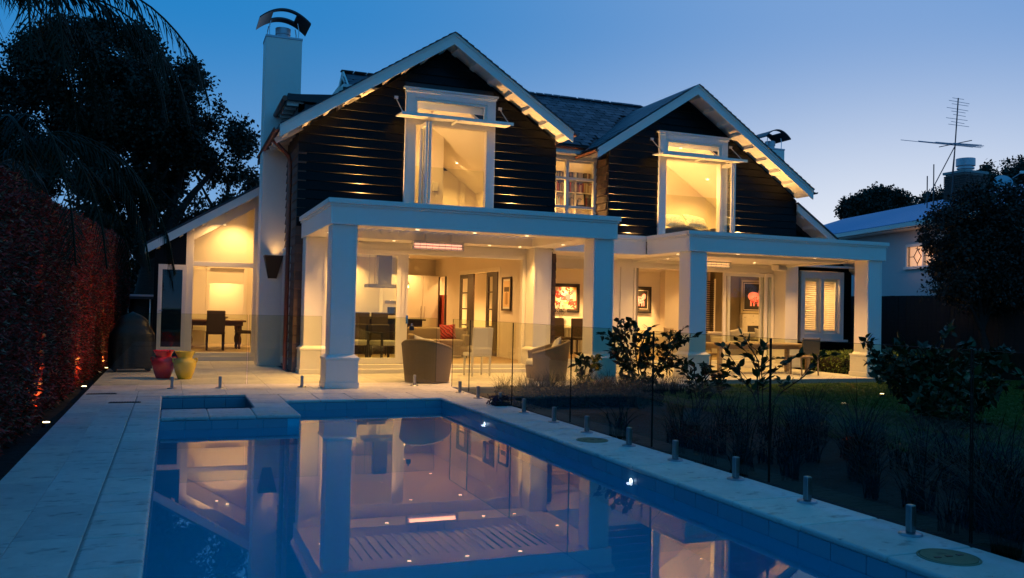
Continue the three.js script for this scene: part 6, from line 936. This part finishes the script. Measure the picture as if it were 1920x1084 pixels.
  for (let k = 0; k < 7; k++) { const y = H * 0.62 - k * 0.035, w = 1.95 - k * 0.2; obj('long_rod', bar(V(X(y) - w * (k % 2 ? 0.75 : 1), y - 0.02, -0.6 + k * 0.2), V(X(y) + w * (k % 2 ? 1 : 0.8), y + 0.03, -0.6 + k * 0.2), 0.011, 5), M.galv, a); } obj('boom', bar(V(X(H * 0.6), H * 0.6, -0.7), V(X(H * 0.6), H * 0.6, 0.7), 0.016, 6), M.darkSteel, a);
  for (const [px, t] of [[1738, 330], [1750, 308]]) { const b = at(px, 420, -24), e = at(px, t, -24), q = thing('vent_pipe', px < 1745 ? 'thin shorter vent pipe on the neighbouring roof' : 'thin taller vent pipe on the neighbouring roof', 'pipe', [b.x, 5.2, -24]); obj('pipe', bar(V(0, 0, 0), V(0, e.y - 5.2, 0), 0.02, 8), M.darkSteel, q); obj('flashing', cy(0.09, 0.03, 0, 0.12, 0, 0, 12), M.galv, q); }
  const s0 = at(1880, 350, -23.4), s = thing('satellite_dish', 'grey satellite dish on an arm above the purplish tree', 'satellite dish', [s0.x, s0.y - 0.9, -23.4], -0.6); obj('dish', lathe([[0.001, 0], [0.2, 0.03], [0.34, 0.09], [0.345, 0.09], [0.2, 0.04], [0.001, 0.012]], 28).rotateX(1.1).translate(0, 1.0, 0), M.galv, s, true); obj('arm', bar(V(0, 1.0, 0), V(0.5, 1.35, 0.4), 0.014, 6), M.galv, s); obj('receiver', rb(0.46, 0.6, 1.32, 1.42, 0.36, 0.46, 0.02), M.white, s); obj('mount_post', bar(V(0, 0, -0.06), V(0, 1.0, -0.06), 0.025, 8), M.darkSteel, s);
  // paling fence between the gardens
  const f = thing('paling_fence', 'dark timber paling fence behind the lawn', 'fence', [19.75, -0.12, -26]); const fg = fuse(rb(-0.012, 0.012, 0, 2.15, -0.072, 0.072, 0.003, 1)); const L = 23; for (let z = 0; z < L; z += 0.15) mesh('paling', fg, M.fenceDark, f, 0.004 * Math.round(R() * 2), 0.01 * R() - 0.01, z); obj('rail', [bx(0.02, 0.07, 0.35, 0.43, 0, L), bx(0.02, 0.07, 1.7, 1.78, 0, L)], M.fenceDark, f);
  const f2 = thing('paling_fence', 'dark timber paling fence joining the lean-to wall to the garden fence', 'fence', [18.25, -0.12, -22.0]); const fg2 = fuse(rb(-0.072, 0.072, 0, 1.95, -0.012, 0.012, 0.003, 1)); for (let x = 0; x < 1.4; x += 0.15) mesh('paling', fg2, M.fenceDark, f2, 0.08 + x, 0, 0); obj('rail', bx(0.0, 1.5, 1.5, 1.58, -0.06, -0.02), M.fenceDark, f2);
  const h = thing('garden_shed', 'small dark shed with a pale flat roof edge behind the hedge', 'shed', [at(268, 560, -30.5).x, -0.1, -30.5]); obj('walls', [bx(-0.5, 0.7, 0, 1.55, -0.9, -0.82), bx(-0.5, -0.42, 0, 1.55, -0.82, 0), bx(0.62, 0.7, 0, 1.55, -0.82, 0)], M.brick2, h); obj('roof', rb(-0.62, 0.82, 1.551, 1.63, -1.0, 0.2, 0.01), M.darkSteel, h); obj('roof_edge', rb(-0.64, 0.84, 1.63, 1.70, 0.12, 0.24, 0.01), M.galv, h); obj('post', [bx(-0.46, -0.42, 0, 1.55, 0.06, 0.1), bx(0.2, 0.24, 0, 1.55, 0.06, 0.1)], M.white, h);
}
scene.traverse(o => { if (o.isMesh) { o.castShadow = true; o.receiveShadow = true; } });
renderer.render(scene, camera);
